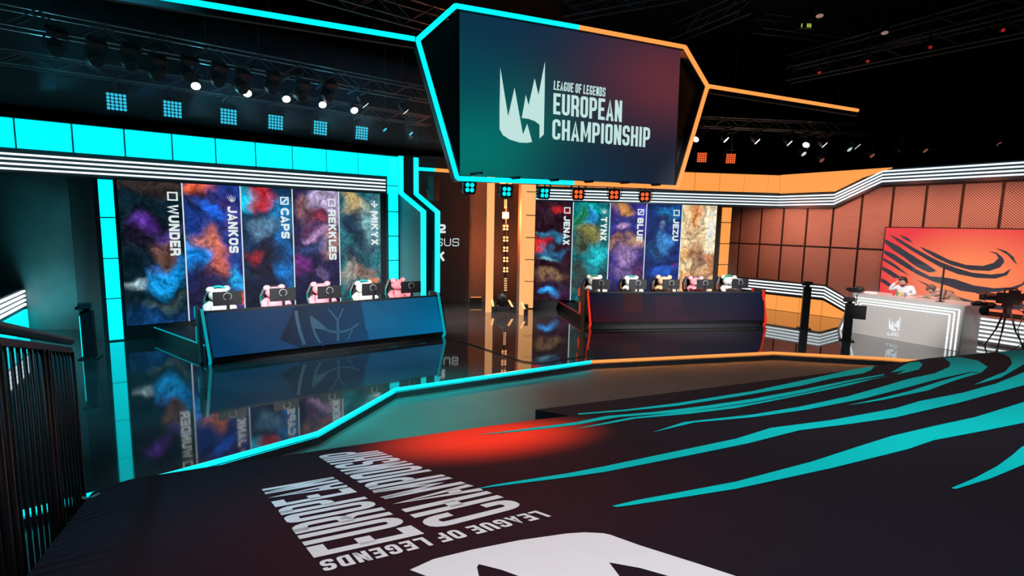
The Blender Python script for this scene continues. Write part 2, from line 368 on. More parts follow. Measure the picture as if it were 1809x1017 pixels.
# ------------------------------------------------------------------ perforated wall
def perf(name, web, hole, scale):  # pale hole colour stands in for the lit backing behind the mesh
    mt = bpy.data.materials.new(name); mt.use_nodes = True; nt = mt.node_tree; b = nt.nodes['Principled BSDF']; b.inputs['Roughness'].default_value = .5
    tc = nt.nodes.new('ShaderNodeTexCoord'); mp = nt.nodes.new('ShaderNodeMapping'); mp.inputs['Rotation'].default_value = (0, 0, math.radians(45))
    vo = nt.nodes.new('ShaderNodeTexVoronoi'); vo.voronoi_dimensions = '2D'; vo.inputs['Randomness'].default_value = 0; vo.inputs['Scale'].default_value = scale
    nt.links.new(tc.outputs['UV'], mp.inputs[0]); nt.links.new(mp.outputs[0], vo.inputs['Vector'])
    cr = nt.nodes.new('ShaderNodeValToRGB'); cr.color_ramp.elements[0].position = .30; cr.color_ramp.elements[0].color = (*hole, 1)
    cr.color_ramp.elements[1].position = .42; cr.color_ramp.elements[1].color = (*web, 1)
    nt.links.new(vo.outputs['Distance'], cr.inputs[0]); nt.links.new(cr.outputs[0], b.inputs['Base Color']); return mt
PERF = perf('perforated_panel', (0.10, 0.09, 0.09), (0.75, 0.70, 0.68), 21)
def add_uv(o, F):
    me = o.data; uv = me.uv_layers.new(name='UVMap'); ex = unit(F(1, 0) - F(0, 0)); o0 = np.array(o.parent.location)
    for lp in me.loops:
        c = np.array(me.vertices[lp.vertex_index].co) + o0; uv.data[lp.index].uv = ((c - F(0, 0)) @ ex, c[2])
OW = -.14
PM = MW(0, 0, OW)
sp = [(vpl(PM, PM + DM, x, y) - PM) @ DM for x, y in [(1305.6, 429.5), (1341.8, 431.1), (1380.6, 433.3), (1421.5, 434.9), (1466.2, 436.4), (1515, 439.6), (1573, 401), (1631, 401), (1694, 402.5), (1764, 403.4)]]
pw = (sp[-1] - sp[0]) / 9; zm = vpl(PM, PM + DM, 1421.5, 434.9)[2]
t = Thing('wall_mesh', 'perforated metal wall glowing orange, with dark joints', 'wall', PM, kind='structure')
mb = MB(); pbox(mb, MW, sp[0] - 2 * pw, SE, 0, 4.5, OW - .2, OW - .03); t.w('backing', mb, BLACK)
for i in range(-1, 12):
    a = sp[0] + pw * i; b2 = a + pw
    for z0, z1 in ((.0, zm - pw * 2), (zm - pw * 2, zm), (zm, zm + 1.95)):
        if z1 - z0 < .1: continue
        mb = MB(); pbox(mb, MW, a + .035, b2 - .035, z0 + .03, z1 - .03, OW - .03, OW); add_uv(t.w('panel', mb, PERF), MW)
# unseen orange spots added in front of the wall to light the panels
for i in range(5):
    s = .2 + 1.75 * i; z = 3.72 if s < k1 else 4.3
    spot('wall_wash', MW(s, z, 1.7), MW(s, 2.0, OW), (1.0, .25, .14), 210, 130, 1.0, .25)
for i in range(3):
    spot('wall_wash', MW(5.6 + i * 1.4, .75, 1.2), MW(5.6 + i * 1.4, 2.0, OW), (1.0, .5, .4), 30, 120, 1.0, .2)
# wall screen behind the caster desk
P0 = vpl(MW(0, 0, .02), MW(1, 0, .02), 1565, 402); P1b = vpl(MW(0, 0, .02), MW(1, 0, .02), 1550, 527)
ss0 = (P0 - PC) @ DM; zt, zb = P0[2], P1b[2]; SW = (zt - zb) * 16 / 9
t = Thing('wall_screen', 'large orange screen with dark curved brush strokes on the perforated wall', 'screen', MW(ss0, zb))
mb = MB(); pbox(mb, MW, ss0 - .03, ss0 + SW + .03, zb - .03, zt + .03, OW, .0); t.w('casing', mb, BLACK)
gm = bpy.data.materials.new('orange_screen'); gm.use_nodes = True; nt = gm.node_tree; b = nt.nodes['Principled BSDF']; b.inputs['Base Color'].default_value = (.02, .01, .01, 1); b.inputs['Roughness'].default_value = .4
tc = nt.nodes.new('ShaderNodeTexCoord'); mp = nt.nodes.new('ShaderNodeMapping'); gr = nt.nodes.new('ShaderNodeTexGradient'); gr.gradient_type = 'SPHERICAL'
nt.links.new(tc.outputs['Generated'], mp.inputs[0]); mp.vector_type = 'TEXTURE'; mp.inputs['Location'].default_value = (.55, .45, .35); mp.inputs['Scale'].default_value = (.8, .8, .75)
nt.links.new(mp.outputs[0], gr.inputs[0]); cr = nt.nodes.new('ShaderNodeValToRGB'); cr.color_ramp.elements[0].color = (.80, .045, .06, 1); cr.color_ramp.elements[1].color = (1.0, .27, .10, 1)
cr.color_ramp.elements[1].position = .75; nt.links.new(gr.outputs['Fac'], cr.inputs[0]); nt.links.new(cr.outputs[0], b.inputs['Emission Color']); b.inputs['Emission Strength'].default_value = 1.0
mb = MB(); pbox(mb, MW, ss0, ss0 + SW, zb, zt, .0, .012); t.w('picture', mb, gm)
DKP = glow('slate_picture', (.035, .045, .065), .8)
def crop3(x, y): return (1450 + x / 3.632, 380 + y / 3.632)
SCR = [[(635, 200), (720, 235), (820, 285), (930, 318), (1040, 325), (1110, 305), (1140, 275), (1125, 250), (1075, 230), (1130, 240), (1170, 275), (1178, 300), (1150, 335), (1080, 358), (960, 352), (840, 320), (740, 275), (660, 225)],
       [(500, 122), (560, 145), (593, 180), (540, 155)], [(435, 122), (500, 150), (590, 205), (700, 265), (770, 300), (860, 335), (970, 368), (1090, 380), (1170, 372), (1222, 342), (1195, 385), (1120, 407), (1000, 402), (880, 378), (770, 335), (690, 290), (580, 225), (490, 165)],
       [(412, 152), (500, 200), (600, 265), (690, 320), (745, 358), (690, 358), (620, 322), (560, 287), (470, 228), (410, 178)], [(1118, 208), (1190, 230), (1235, 265), (1262, 320), (1240, 300), (1200, 255)],
       [(405, 222), (470, 250), (540, 295), (610, 345), (700, 392), (790, 398), (860, 410), (980, 450), (1110, 468), (1220, 462), (1290, 440), (1304, 420), (1304, 445), (1250, 475), (1150, 490), (1010, 500), (900, 485), (820, 455), (720, 425), (620, 380), (510, 315), (405, 245)],
       [(400, 272), (470, 310), (568, 388), (500, 352), (398, 288)], [(396, 328), (450, 355), (525, 405), (470, 402), (392, 350)], [(388, 402), (430, 425), (475, 470), (460, 475), (384, 424)],
       [(975, 478), (1100, 505), (1300, 503), (1120, 522), (1000, 503)], [(610, 412), (680, 440), (755, 480), (690, 458)],
       [(760, 485), (850, 515), (960, 545), (1080, 570), (1200, 582), (1304, 568), (1304, 602), (1180, 608), (1040, 598), (920, 572), (820, 532)], [(530, 272), (600, 310), (680, 345), (740, 364), (690, 366), (610, 328)]]
O = MW(0, 0, .016)
mb = MB()
for pl in SCR:
    p2 = [crop3(*p) for p in pl]; tri_poly(mb, p2, [vpl(O, O + DM, *p) + NM * .0 for p in p2])
t.w('brush_stroke', mb, DKP, label='dark slate brush strokes')
# ------------------------------------------------------------------ painted light-panel pictures (abstract colour fields)
def attr_mat(name, strength, noise_amt=.45, nscale=7):
    mt = bpy.data.materials.new(name); mt.use_nodes = True; nt = mt.node_tree; b = nt.nodes['Principled BSDF']
    b.inputs['Base Color'].default_value = (.006, .006, .007, 1); b.inputs['Roughness'].default_value = .8; b.inputs['Specular IOR Level'].default_value = .1
    at = nt.nodes.new('ShaderNodeAttribute'); at.attribute_name = 'paint'
    tc = nt.nodes.new('ShaderNodeTexCoord'); nz = nt.nodes.new('ShaderNodeTexNoise'); nz.inputs['Scale'].default_value = nscale; nz.inputs['Detail'].default_value = 6; nz.inputs['Distortion'].default_value = 1.6
    nt.links.new(tc.outputs['Object'], nz.inputs['Vector'])
    mr = nt.nodes.new('ShaderNodeMapRange'); mr.inputs[1].default_value = .3; mr.inputs[2].default_value = .7; mr.inputs[3].default_value = 1 - noise_amt; mr.inputs[4].default_value = 1 + noise_amt
    nt.links.new(nz.outputs['Fac'], mr.inputs[0])
    mx = nt.nodes.new('ShaderNodeVectorMath'); mx.operation = 'SCALE'; nt.links.new(at.outputs['Color'], mx.inputs[0]); nt.links.new(mr.outputs[0], mx.inputs['Scale'])
    nt.links.new(mx.outputs[0], b.inputs['Emission Color']); b.inputs['Emission Strength'].default_value = strength
    return mt
def lin(c): return [((v / 255) / 12.92 if v <= 10 else ((v / 255 + .055) / 1.055) ** 2.4) for v in c]
def painted(name, quad, nu, nv, fn, m, parent, base, thick):
    """grid over quad (bl, br, tr, tl) with a colour per vertex from fn(u, v) (v from the top)"""
    q = [np.array(p, float) for p in quad]; vs = []; cols = []
    for j in range(nv + 1):
        for i in range(nu + 1):
            u, v = i / nu, j / nv
            vs.append((q[3] * (1 - u) + q[2] * u) * (1 - v) + (q[0] * (1 - u) + q[1] * u) * v - np.array(base)); cols.append(fn(u, v))
    fs = [(j * (nu + 1) + i, (j + 1) * (nu + 1) + i, (j + 1) * (nu + 1) + i + 1, j * (nu + 1) + i + 1) for j in range(nv) for i in range(nu)]
    n = len(vs); c4_ = [0, nu, len(vs) - 1, nv * (nu + 1)]
    for k_ in c4_: vs.append(vs[k_] - np.array(thick)); cols.append((0, 0, 0))
    fs += [(n, n + 1, n + 2, n + 3), (c4_[0], c4_[1], n + 1, n), (c4_[1], c4_[2], n + 2, n + 1), (c4_[2], c4_[3], n + 3, n + 2), (c4_[3], c4_[0], n, n + 3)]
    me = bpy.data.meshes.new(name); me.from_pydata([tuple(p) for p in vs], [], fs); me.materials.append(m)
    a = me.color_attributes.new('paint', 'FLOAT_COLOR', 'POINT'); a.data.foreach_set('color', np.array([(*c, 1) for c in cols], dtype=np.float32).ravel())
    o = bpy.data.objects.new(name, me); col.objects.link(o); o.parent = parent; return o
def field(bg, blobs, seed, warp=.16, asp=2.6):
    bgl = np.array(lin(bg)); bl = [(x, y, rx, ry, np.array(lin(c)), k) for x, y, rx, ry, c, k in blobs]
    def fn(u, v):
        n1 = mnoise.noise(Vector((u * 2.2 + seed, v * asp * 2.2, 0))); n2 = mnoise.noise(Vector((u * 2.2, v * asp * 2.2 + seed, 5)))
        n3 = mnoise.noise(Vector((u * 6 + seed, v * asp * 6, 9))); n4 = mnoise.noise(Vector((u * 7, v * asp * 7 + seed, 3)))
        x = u + warp * n1 * 1.4 + .06 * n3; y = v + warp * n2 * .6 + .025 * n4; c = bgl.copy()
        for bx, by, rx, ry, cc, k in bl:
            d = ((x - bx) / rx) ** 2 + ((y - by) / ry) ** 2
            if d < 4:
                g = k * math.exp(-.9 * d * d)
                c = c * (1 - g) + cc * g
        s = mnoise.noise(Vector((x * 7 + y * 9, y * 9 - x * 4, seed))); rg = 1 - abs(mnoise.noise(Vector((x * 4 + y * 3, y * 9 - x * 3, seed + 20)))); dk = abs(mnoise.noise(Vector((x * 3 - y * 4, y * 7 + x * 2, seed + 40))))
        return tuple(np.clip(1.1 * (c * (1 + .35 * s) * (.55 + .6 * min(1, dk * 4.5)) + c * .7 * max(0, rg - .9) / .1), 0, 1.3))
    return fn
BAN = attr_mat('banner_picture', 1.0)
ART = [
 ((9, 30, 40), [(.5, .03, .7, .06, (60, 45, 40), .7), (.35, .36, .33, .17, (20, 14, 28), .9), (.3, .30, .2, .07, (88, 50, 150), .8), (.75, .36, .2, .08, (70, 50, 120), .7), (.72, .48, .2, .09, (105, 72, 60), .8), (.55, .62, .22, .05, (80, 60, 150), .7), (.12, .72, .2, .04, (150, 180, 190), .7), (.62, .68, .3, .1, (20, 150, 225), .9), (.9, .6, .16, .09, (10, 120, 190), .8), (.55, .86, .3, .04, (60, 80, 80), .6), (.4, .95, .7, .07, (15, 60, 110), .8)]),
 ((24, 50, 120), [(.2, .02, .35, .07, (225, 95, 45), .9), (.4, .13, .35, .10, (35, 25, 40), .8), (.5, .17, .22, .06, (30, 100, 225), .8), (.82, .2, .18, .16, (60, 45, 110), .8), (.2, .5, .24, .14, (15, 130, 220), .9), (.38, .4, .22, .10, (200, 110, 80), .9), (.55, .56, .2, .13, (190, 95, 70), .9), (.85, .7, .16, .10, (20, 160, 225), .9), (.3, .8, .4, .2, (26, 18, 38), .9), (.95, .86, .2, .05, (190, 60, 40), .9), (.5, .98, .7, .06, (12, 14, 40), .9)]),
 ((10, 38, 70), [(.05, .08, .2, .1, (10, 175, 215), .9), (.38, .08, .24, .09, (170, 30, 38), .9), (.75, .2, .3, .14, (14, 120, 180), .9), (.4, .3, .3, .08, (85, 125, 155), .8), (.8, .42, .2, .12, (12, 100, 170), .8), (.4, .55, .3, .2, (24, 16, 36), .9), (.25, .5, .15, .05, (150, 30, 40), .7), (.85, .7, .22, .12, (12, 110, 190), .8), (.3, .85, .5, .14, (9, 14, 32), .9)]),
 ((28, 24, 62), [(.7, .12, .5, .15, (176, 160, 196), .9), (.25, .12, .2, .1, (120, 70, 60), .8), (.5, .24, .3, .12, (50, 34, 70), .9), (.5, .22, .2, .07, (130, 40, 60), .8), (.8, .42, .25, .10, (190, 140, 130), .8), (.5, .36, .15, .05, (160, 120, 165), .8), (.45, .46, .35, .05, (40, 60, 110), .8), (.2, .62, .18, .10, (120, 40, 130), .7), (.6, .66, .15, .06, (120, 100, 150), .6), (.5, .9, .7, .15, (14, 18, 48), .9)]),
 ((36, 100, 112), [(.35, .1, .32, .09, (196, 165, 105), .85), (.75, .25, .3, .2, (120, 165, 170), .8), (.4, .3, .25, .16, (24, 38, 66), .9), (.7, .42, .25, .06, (26, 40, 60), .8), (.3, .55, .25, .08, (30, 40, 60), .8), (.45, .68, .4, .07, (135, 105, 90), .85), (.15, .72, .2, .1, (140, 140, 130), .7), (.75, .8, .22, .05, (215, 115, 60), .8), (.45, .93, .6, .08, (24, 52, 62), .9)]),
 ((40, 18, 30), [(.4, .1, .3, .1, (46, 26, 40), .9), (.6, .06, .12, .05, (170, 30, 36), .9), (.85, .1, .1, .05, (160, 20, 30), .8), (.45, .34, .4, .05, (50, 130, 170), .8), (.18, .43, .2, .05, (215, 40, 48), .9), (.45, .50, .4, .06, (40, 100, 140), .8), (.3, .56, .2, .03, (110, 180, 200), .6), (.5, .74, .45, .05, (130, 100, 72), .85), (.5, .84, .4, .06, (40, 26, 56), .9), (.4, .9, .22, .05, (50, 160, 250), 1.0), (.8, .93, .3, .06, (50, 24, 56), .9)]),
 ((10, 92, 98), [(.5, .06, .4, .05, (20, 165, 160), .8), (.25, .16, .2, .08, (30, 120, 70), .8), (.5, .14, .14, .06, (40, 130, 200), .7), (.5, .3, .3, .1, (120, 110, 50), .85), (.3, .42, .3, .08, (70, 70, 40), .8), (.7, .5, .3, .1, (20, 180, 190), .85), (.45, .62, .3, .07, (15, 140, 150), .8), (.2, .75, .25, .2, (50, 46, 32), .8), (.7, .86, .5, .16, (8, 36, 62), .9)]),
 ((42, 36, 110), [(.3, .05, .25, .06, (190, 130, 60), .9), (.75, .12, .2, .12, (70, 60, 190), .8), (.42, .2, .3, .08, (40, 50, 120), .9), (.4, .25, .14, .05, (190, 150, 190), .8), (.7, .38, .25, .06, (190, 140, 90), .8), (.2, .4, .25, .06, (150, 100, 60), .7), (.5, .52, .3, .1, (150, 118, 170), .9), (.4, .72, .3, .1, (110, 84, 140), .9), (.85, .8, .25, .2, (90, 40, 50), .6), (.3, .95, .6, .1, (20, 18, 52), .9)]),
 ((10, 34, 96), [(.6, .1, .4, .09, (20, 110, 170), .8), (.45, .18, .18, .07, (24, 30, 60), .9), (.45, .22, .1, .04, (90, 120, 170), .8), (.55, .38, .2, .1, (50, 120, 180), .8), (.3, .5, .25, .1, (16, 70, 120), .8), (.85, .4, .15, .2, (12, 40, 110), .8), (.6, .72, .35, .06, (30, 90, 200), .8), (.85, .66, .1, .04, (120, 40, 160), .7), (.3, .9, .6, .12, (8, 16, 46), .9)]),
 ((222, 196, 150), [(.4, .1, .25, .08, (190, 110, 50), .85), (.85, .2, .3, .2, (235, 220, 190), .8), (.35, .25, .25, .07, (190, 150, 110), .8), (.2, .5, .3, .05, (205, 150, 80), .8), (.5, .52, .3, .16, (120, 72, 58), .9), (.35, .5, .1, .1, (170, 120, 80), .7), (.85, .6, .2, .14, (170, 95, 50), .8), (.3, .8, .4, .14, (205, 130, 70), .85), (.6, .78, .3, .1, (90, 46, 46), .85), (.5, .96, .6, .06, (120, 60, 40), .9)])]
LABELS = ['dark teal player banner with a bright blue smoke patch, nearest the cyan corner column', 'player banner with warm orange and bright blue colour fields', 'player banner with a red patch over deep blue and cyan colour fields',
          'player banner fading from pale mauve to deep navy', 'grey teal player banner with a pale golden patch, last before the cyan column',
          'dark maroon player banner with red and light blue patches, beside the orange column', 'emerald and gold player banner on the orange team wall', 'violet player banner with gold patches on the orange team wall',
          'deep blue player banner on the orange team wall', 'cream and brown player banner at the end of the orange team wall']
NAMES = ['WUNDER', 'JANKOS', 'CAPS', 'REKKLES', 'MIKYX', 'JENAX', 'TYNX', 'BLUE', 'JEZU', 'TREATZ']
ICON = ['sq', 'claw', 'diag', 'sq', 'star'] * 2
def icon(mb, kind, P):      # P(u, v): u to the letter's reading direction (down), v towards letter top; unit square
    if kind in ('sq', 'diag'):
        for a, b2, c, d in ((0, 0, 1, .16), (0, .84, 1, 1), (0, .16, .16, .84), (.84, .16, 1, .84)): mb.poly([P(a, b2), P(c, b2), P(c, d), P(a, d)])
        if kind == 'diag': mb.poly([P(.16, .7), P(.7, .16), P(.84, .3), P(.3, .84)])
    elif kind == 'claw':
        for x in (-.42, -.2, 0, .2, .42):
            mb.poly([P(1 - abs(x) * .5, .5 + x * .5), P(.05 + abs(x) * .5, .42 + x * 1.1), P(.05 + abs(x) * .5, .46 + x * 1.1), P(.8, .58 + x * .5)])
    else:
        for c in ((.12, .5, .15), (.5, .18, .16), (.5, .82, .16), (.75, .5, .2), (.42, .5, .14)):
            mb.poly([P(c[0] + c[2] * math.cos(q * math.pi / 4), c[1] + c[2] * math.sin(q * math.pi / 4)) for q in range(8)])
def banner(i, F, s0, s1, z0, z1):
    t = Thing('player_banner', LABELS[i], 'banner', F(s0, z0, .02), group='player banners on the cyan wall' if i < 5 else 'player banners on the orange wall')
    n = F(0, 0, 1) - F(0, 0, 0)
    q = [F(s0 + .002, z0, .03), F(s1 - .027, z0, .03), F(s1 - .027, z1, .03), F(s0 + .002, z1, .03)]
    painted('picture', q, 44, 112, field(ART[i][0], ART[i][1], 3.7 * i + 1), BAN, t.o, t.loc, n * .02)
    if i % 5 < 4:
        mb = MB(); pbox(mb, F, s1 - .025, s1, z0, z1, -.01, .034); t.w('divider', mb, SIGNW)
    wd = s1 - s0; a = s0 + .745 * wd; b2 = s0 + .915 * wd; zs = 3.20; ln = .205 * len(NAMES[i]) - (.04 if 'J' in NAMES[i] else 0)
    mb = MB(); lettering(mb, NAMES[i], [F(a, zs, .037), F(a, zs - ln, .037), F(b2, zs - ln, .037), F(b2, zs, .037)], 0.9, .26, .12); t.w('lettering', mb, SIGNW, label='white name lettering')
    mb = MB(); icon(mb, ICON[i], lambda u, v: F(a + (b2 - a) * v, 3.50 - .21 * u, .037)); t.w('emblem', mb, SIGNW)
for i in range(5): banner(i, LW, .07 + 1.276 * i, .07 + 1.276 * (i + 1), .33, 3.72)
rs = [(vpl(RW(0, 0, .03), RW(1, 0, .03), x, y) - RW(0, 0, .03)) @ DR for x, y in [(947, 354), (1268.6, 363.4)]]; bw = (rs[1] - rs[0]) / 5
for i in range(5): banner(5 + i, RW, rs[0] + bw * i, rs[0] + bw * (i + 1), .30, 3.68)
# ------------------------------------------------------------------ fins with light edges
def fin(name, label, F, s, th, prof_, m, panel, strip_w, ztop, lower=True):
    """upright fin standing out from the wall end: prof_ = [(o, z) ...] front outline from the top down"""
    t = Thing(name, label, 'light fin', F(s, 0, 0))
    out = [(0, 0)] + [(o, z) for o, z in reversed(prof_)] + [(-.02, prof_[0][1])]
    mb = MB(); mb.prism([F(s + th * .5, z, o - .05) for o, z in out] , F(th * .5, 0) - F(0, 0)); t.w('panel', mb, panel)
    for (o0, z0), (o1, z1) in zip(prof_[:-1], prof_[1:]):
        a, b2 = F(s, z0, o0), F(s, z1, o1); d = unit(b2 - a); nn = unit(np.cross(F(1, 0) - F(0, 0), d)); ax = unit(F(1, 0) - F(0, 0))
        mb = MB(); mb.box((a + b2) / 2 + ax * th * .5, ax * th * .5 * 1.1, nn * .035, (b2 - a) / 2 + d * .02); t.w('light_edge', mb, m)
    return t
fin('light_fin', 'cyan edged fin with a slanted shoulder at the end of the cyan team wall', LW, 7.03, .13, [(0.05, 4.87), (0.05, 3.78), (1.5, 3.2), (1.5, 0)], CYAN, TEALP, .07, 4.87)
fin('light_fin', 'farther cyan edged fin beside the dark lettered wall', LW, 7.55, .13, [(0.05, 4.87), (0.05, 3.78), (1.4, 3.2), (1.4, 0)], CYAN2, NAVY, .07, 4.87)
g2 = fl(921, 555.5); sR = (g2 - R0) @ DR; oR = (g2 - R0) @ NR
fin('light_fin', 'orange edged fin standing in front of the orange tile column', RW, sR - .07, .14, [(.05, 4.82), (.05, 4.75), (oR, 4.6), (oR, 0)], PEACH, GREYP, .07, 4.8)
g1 = fl(864, 551); sR1 = (g1 - R0) @ DR; oR1 = (g1 - R0) @ NR
fin('light_fin', 'orange edged fin left of the light tower', RW, sR1 - .11, .22, [(.05, 4.82), (.05, 4.75), (oR1, 4.6), (oR1, 0)], PEACH, GREYP, .07, 4.8)
# dark lettered wall at the back between the team walls
VA, VB = fl(786, 534), fl(855, 533); DV = unit((VB - VA) * V3(1, 1, 0)); NV = V3(DV[1], -DV[0], 0); VW = onp(VA, DV, NV)
t = Thing('versus_wall', 'dark wall between the two team walls, lettered in white', 'wall', VA)
mb = MB(); pbox(mb, VW, -3.0, .84, 0, 5.2, -.2, 0); t.w('panel', mb, mat('plum_black', (.09, .08, .095), .5))
mb = MB(); pbox(mb, VW, .86, 3.5, 0, 5.2, -.2, 0); t.w('panel', mb, mat('rust_grey', (.34, .29, .28), .55))
def vq(x0, x1, y0, y1):
    O_ = VW(0, 0, .012); return [vpl(O_, O_ + DV, x, y) for x, y in ((x0, y1), (x1, y1), (x1, y0), (x0, y0))]
mb = MB(); lettering(mb, 'G2'.replace('G', '2')[1:], vq(773, 787.5, 396, 411.5), .9, .24); lettering(mb, 'K', vq(773, 786, 445, 460.5), .8, .24); t.w('lettering', mb, SIGNW)
mb = MB(); lettering(mb, 'SUS', vq(770, 811, 421, 434.5), .9, .10, .2); t.w('lettering', mb, SIGNW)
mb = MB(); a = vpl(VW(0, 0, .3), VW(1, 0, .3), 737, 298); b2 = vpl(VW(0, 0, .3), VW(1, 0, .3), 768, 300); c = vpl(VW(0, 0, .3), VW(1, 0, .3), 795, 302)
t = Thing('light_bar', 'short light bar above the lettered wall, half cyan and half orange', 'light bar', a)
mb = MB(); mb.tube([a, b2], .06, 8); t.w('tube', mb, CYAN2); mb = MB(); mb.tube([b2, c], .06, 8); t.w('tube', mb, ORANGE2)
mb = MB(); mb.box((a + c) / 2 - NV * .08, (c - a) / 2, NV * .02, UP * .04); t.w('rail', mb, BLACK)
for e in (a, c):
    mb = MB(); mb.cyl(e - NV * .08, V3(e[0], e[1], 11) - NV * .08, .01, 6); t.w('hanger', mb, BLACK)
bx = fl(840, 535); t = Thing('floor_box', 'small dark floor box with an orange light line on top', 'box', bx)
mb = MB(); pbox(mb, onp(bx, DV, NV), -.2, .2, 0, .22, -.12, .12); t.w('body', mb, DARK); mb = MB(); pbox(mb, onp(bx, DV, NV), -.2, .2, .215, .24, .09, .125); t.w('light_line', mb, ORANGE)
# ------------------------------------------------------------------ player platforms and desks
def platform(i, poly, z, lab, strip_a, strip_b, m):
    mb = MB(); mb.prism([V3(p[0], p[1], 0.0) for p in poly], UP * z); o = struct(mb.obj('platform', BLACK), lab)
    mb = MB(); mb.box((strip_a + strip_b) / 2, (strip_b - strip_a) / 2, unit(np.cross(strip_b - strip_a, UP)) * .012, UP * .010)
    x = mb.obj('light_edge', m, o)
DA, DB = fl(369, 638, .10), fl(788, 589, .10)      # front foot of the left desk
TA, TB = fl(354, 551, 1.05), fl(776, 521, 1.05)    # front top edge
def desk(name, label, A, B, A2, B2, fn, frame_m, m_strip, res, extra=None):
    d = unit((B2 - A2) * V3(1, 1, 0)); n = V3(d[1], -d[0], 0); t = Thing(name, label, 'desk', V3((A[0] + B[0]) / 2, (A[1] + B[1]) / 2, 0))
    A_, B_, T_, U_ = A + d * .09, B - d * .09, A2 + d * .09, B2 - d * .09
    mt = attr_mat(name + '_screen', .9, .12, 30)
    painted('front_screen', [A_ + UP * .06, B_ + UP * .06, U_ - UP * .03, T_ - UP * .03], res, 36, fn, mt, t.o, t.loc, -n * -.05)
    mb = MB(); nb = -n
    mb.prism([A + n * -.06, B + n * -.06, B2 + n * -.06, A2 + n * -.06], nb * .05); t.w('front_frame', mb, BLACK)
    mb = MB(); q_ = [V3(p[0], p[1], .74) for p in (A2 + nb * .03, B2 + nb * .03, B2 + nb * .85, A2 + nb * .85)]; mb.prism(q_, UP * .04); t.w('top', mb, DARK)
    mb = MB(); mb.prism([A2 + UP * -.03, B2 + UP * -.03, B2 + nb * .07 - UP * .03, A2 + nb * .07 - UP * .03], UP * .035); t.w('lip', mb, BLACK)
    mb = MB(); c0, c1 = (V3(*(A[:2]), 0) + nb * .12), (V3(*(B[:2]), 0) + nb * .12); mb.prism([c0, c1, c1 + nb * .5, c0 + nb * .5], UP * .1); t.w('base', mb, BLACK)
    for P, P2, sg in ((A, A2, -1), (B, B2, 1)):
        # side frame: front post, mid notch, back leg
        o = P * V3(1, 1, 0); f0 = (P - P2) @ n
        lp = lambda dep, z: P2 * V3(1, 1, 0) + nb * dep + UP * z
        mb = MB(); mb.prism([lp(-f0, .10), lp(-.0, 1.10), lp(.62, 1.10), lp(.62, .86), lp(.48, .70), lp(.48, .36), lp(.36, .36), lp(.30, .0), lp(.04, .0)], d * .05 * sg); t.w('side_frame', mb, DARK)
        mb = MB(); mb.prism([P + n * .01, P2 + UP * .05 + n * .01, P2 + UP * .05 + nb * .05, P + nb * .05], -d * .05 * sg); t.w('light_edge', mb, m_strip)
        mb = MB(); mb.prism([P + n * .01, P + nb * .06, V3(P[0], P[1], .005) + nb * .13, V3(P[0], P[1], .005) + nb * .07], -d * .05 * sg); t.w('light_edge', mb, m_strip)
        for z0, z1, dep in ((.86, 1.08, .50), (.38, .68, .40)):
            mb = MB(); mb.prism([lp(dep, z0), lp(dep, z1), lp(dep + .1, z1), lp(dep + .1, z0)], d * .012 * sg + d * .05 * sg); t.w('side_light', mb, m_strip)
    return t, d, n
def blue_front(u, v):
    base = np.array(lin((8, 40, 74))) * (1 - u) + np.array(lin((2, 104, 150))) * u
    left_edge = .33 - .11 * max(0, v - .0) - .05 * (v > .75) * (v - .75) * -8
    if u < left_edge: base = np.array(lin((8, 56, 98)))
    elif u < .62: base = np.array(lin((4, 30, 58))) * (1 - (u - .3) / .5) + np.array(lin((2, 72, 116))) * (u - .3) / .5
    if .615 < u < .66 + .2 * v and v < .75 + 0: base = np.array(lin((2, 96, 140)))
    n_ = mnoise.noise(Vector((u * 6, v * 2, 4))) * .12
    return tuple(base * (1 + n_) * (.85 + .3 * v))
t, dD, nD = desk('player_desk', 'long player desk with a blue screen front and cyan light edges', DA, DB, TA, TB, blue_front, DARK, DIMCYAN, 220)
# faint line emblem on the front screen
EMB = glow('emblem_blue', (.005, .10, .20), .7)
def onfront(A, B, A2, B2, n, x, y, lift=.012):
    N_ = unit(np.cross(B - A, A2 - A)); N_ = N_ if N_ @ n > 0 else -N_
    return npl(x, y, N_, A + N_ * lift)
def sk(x, y): return (480 + x / 3.178, 300 + y / 3.178)
mb = MB()
tri_poly(mb, [sk(*p) for p in [(218, 815), (262, 848), (310, 890), (345, 905), (300, 900), (240, 890)]], [onfront(DA, DB, TA, TB, nD, *sk(*p)) for p in [(218, 815), (262, 848), (310, 890), (345, 905), (300, 900), (240, 890)]])
for pl, th in [([(136, 790), (143, 840), (158, 905), (188, 995)], 6), ([(220, 820), (228, 870), (245, 925), (268, 965), (292, 985)], 4), ([(300, 895), (340, 908), (372, 911), (410, 906), (450, 890), (490, 862)], 4), ([(371, 840), (373, 975)], 4.5), ([(371, 848), (350, 818), (318, 782)], 3), ([(371, 848), (388, 812), (402, 778)], 3), ([(456, 888), (440, 925), (425, 955)], 2.5)]:
    for q in _strip([sk(*p) for p in pl], th): mb.poly([onfront(DA, DB, TA, TB, nD, *c) for c in q])
t.w('emblem', mb, EMB, label='faint lighter blue line emblem')
RA, RB = fl(1042, 573, .10), fl(1355, 569, .10); RTA, RTB = fl(1037, 516, 1.03), fl(1350, 515, 1.03)
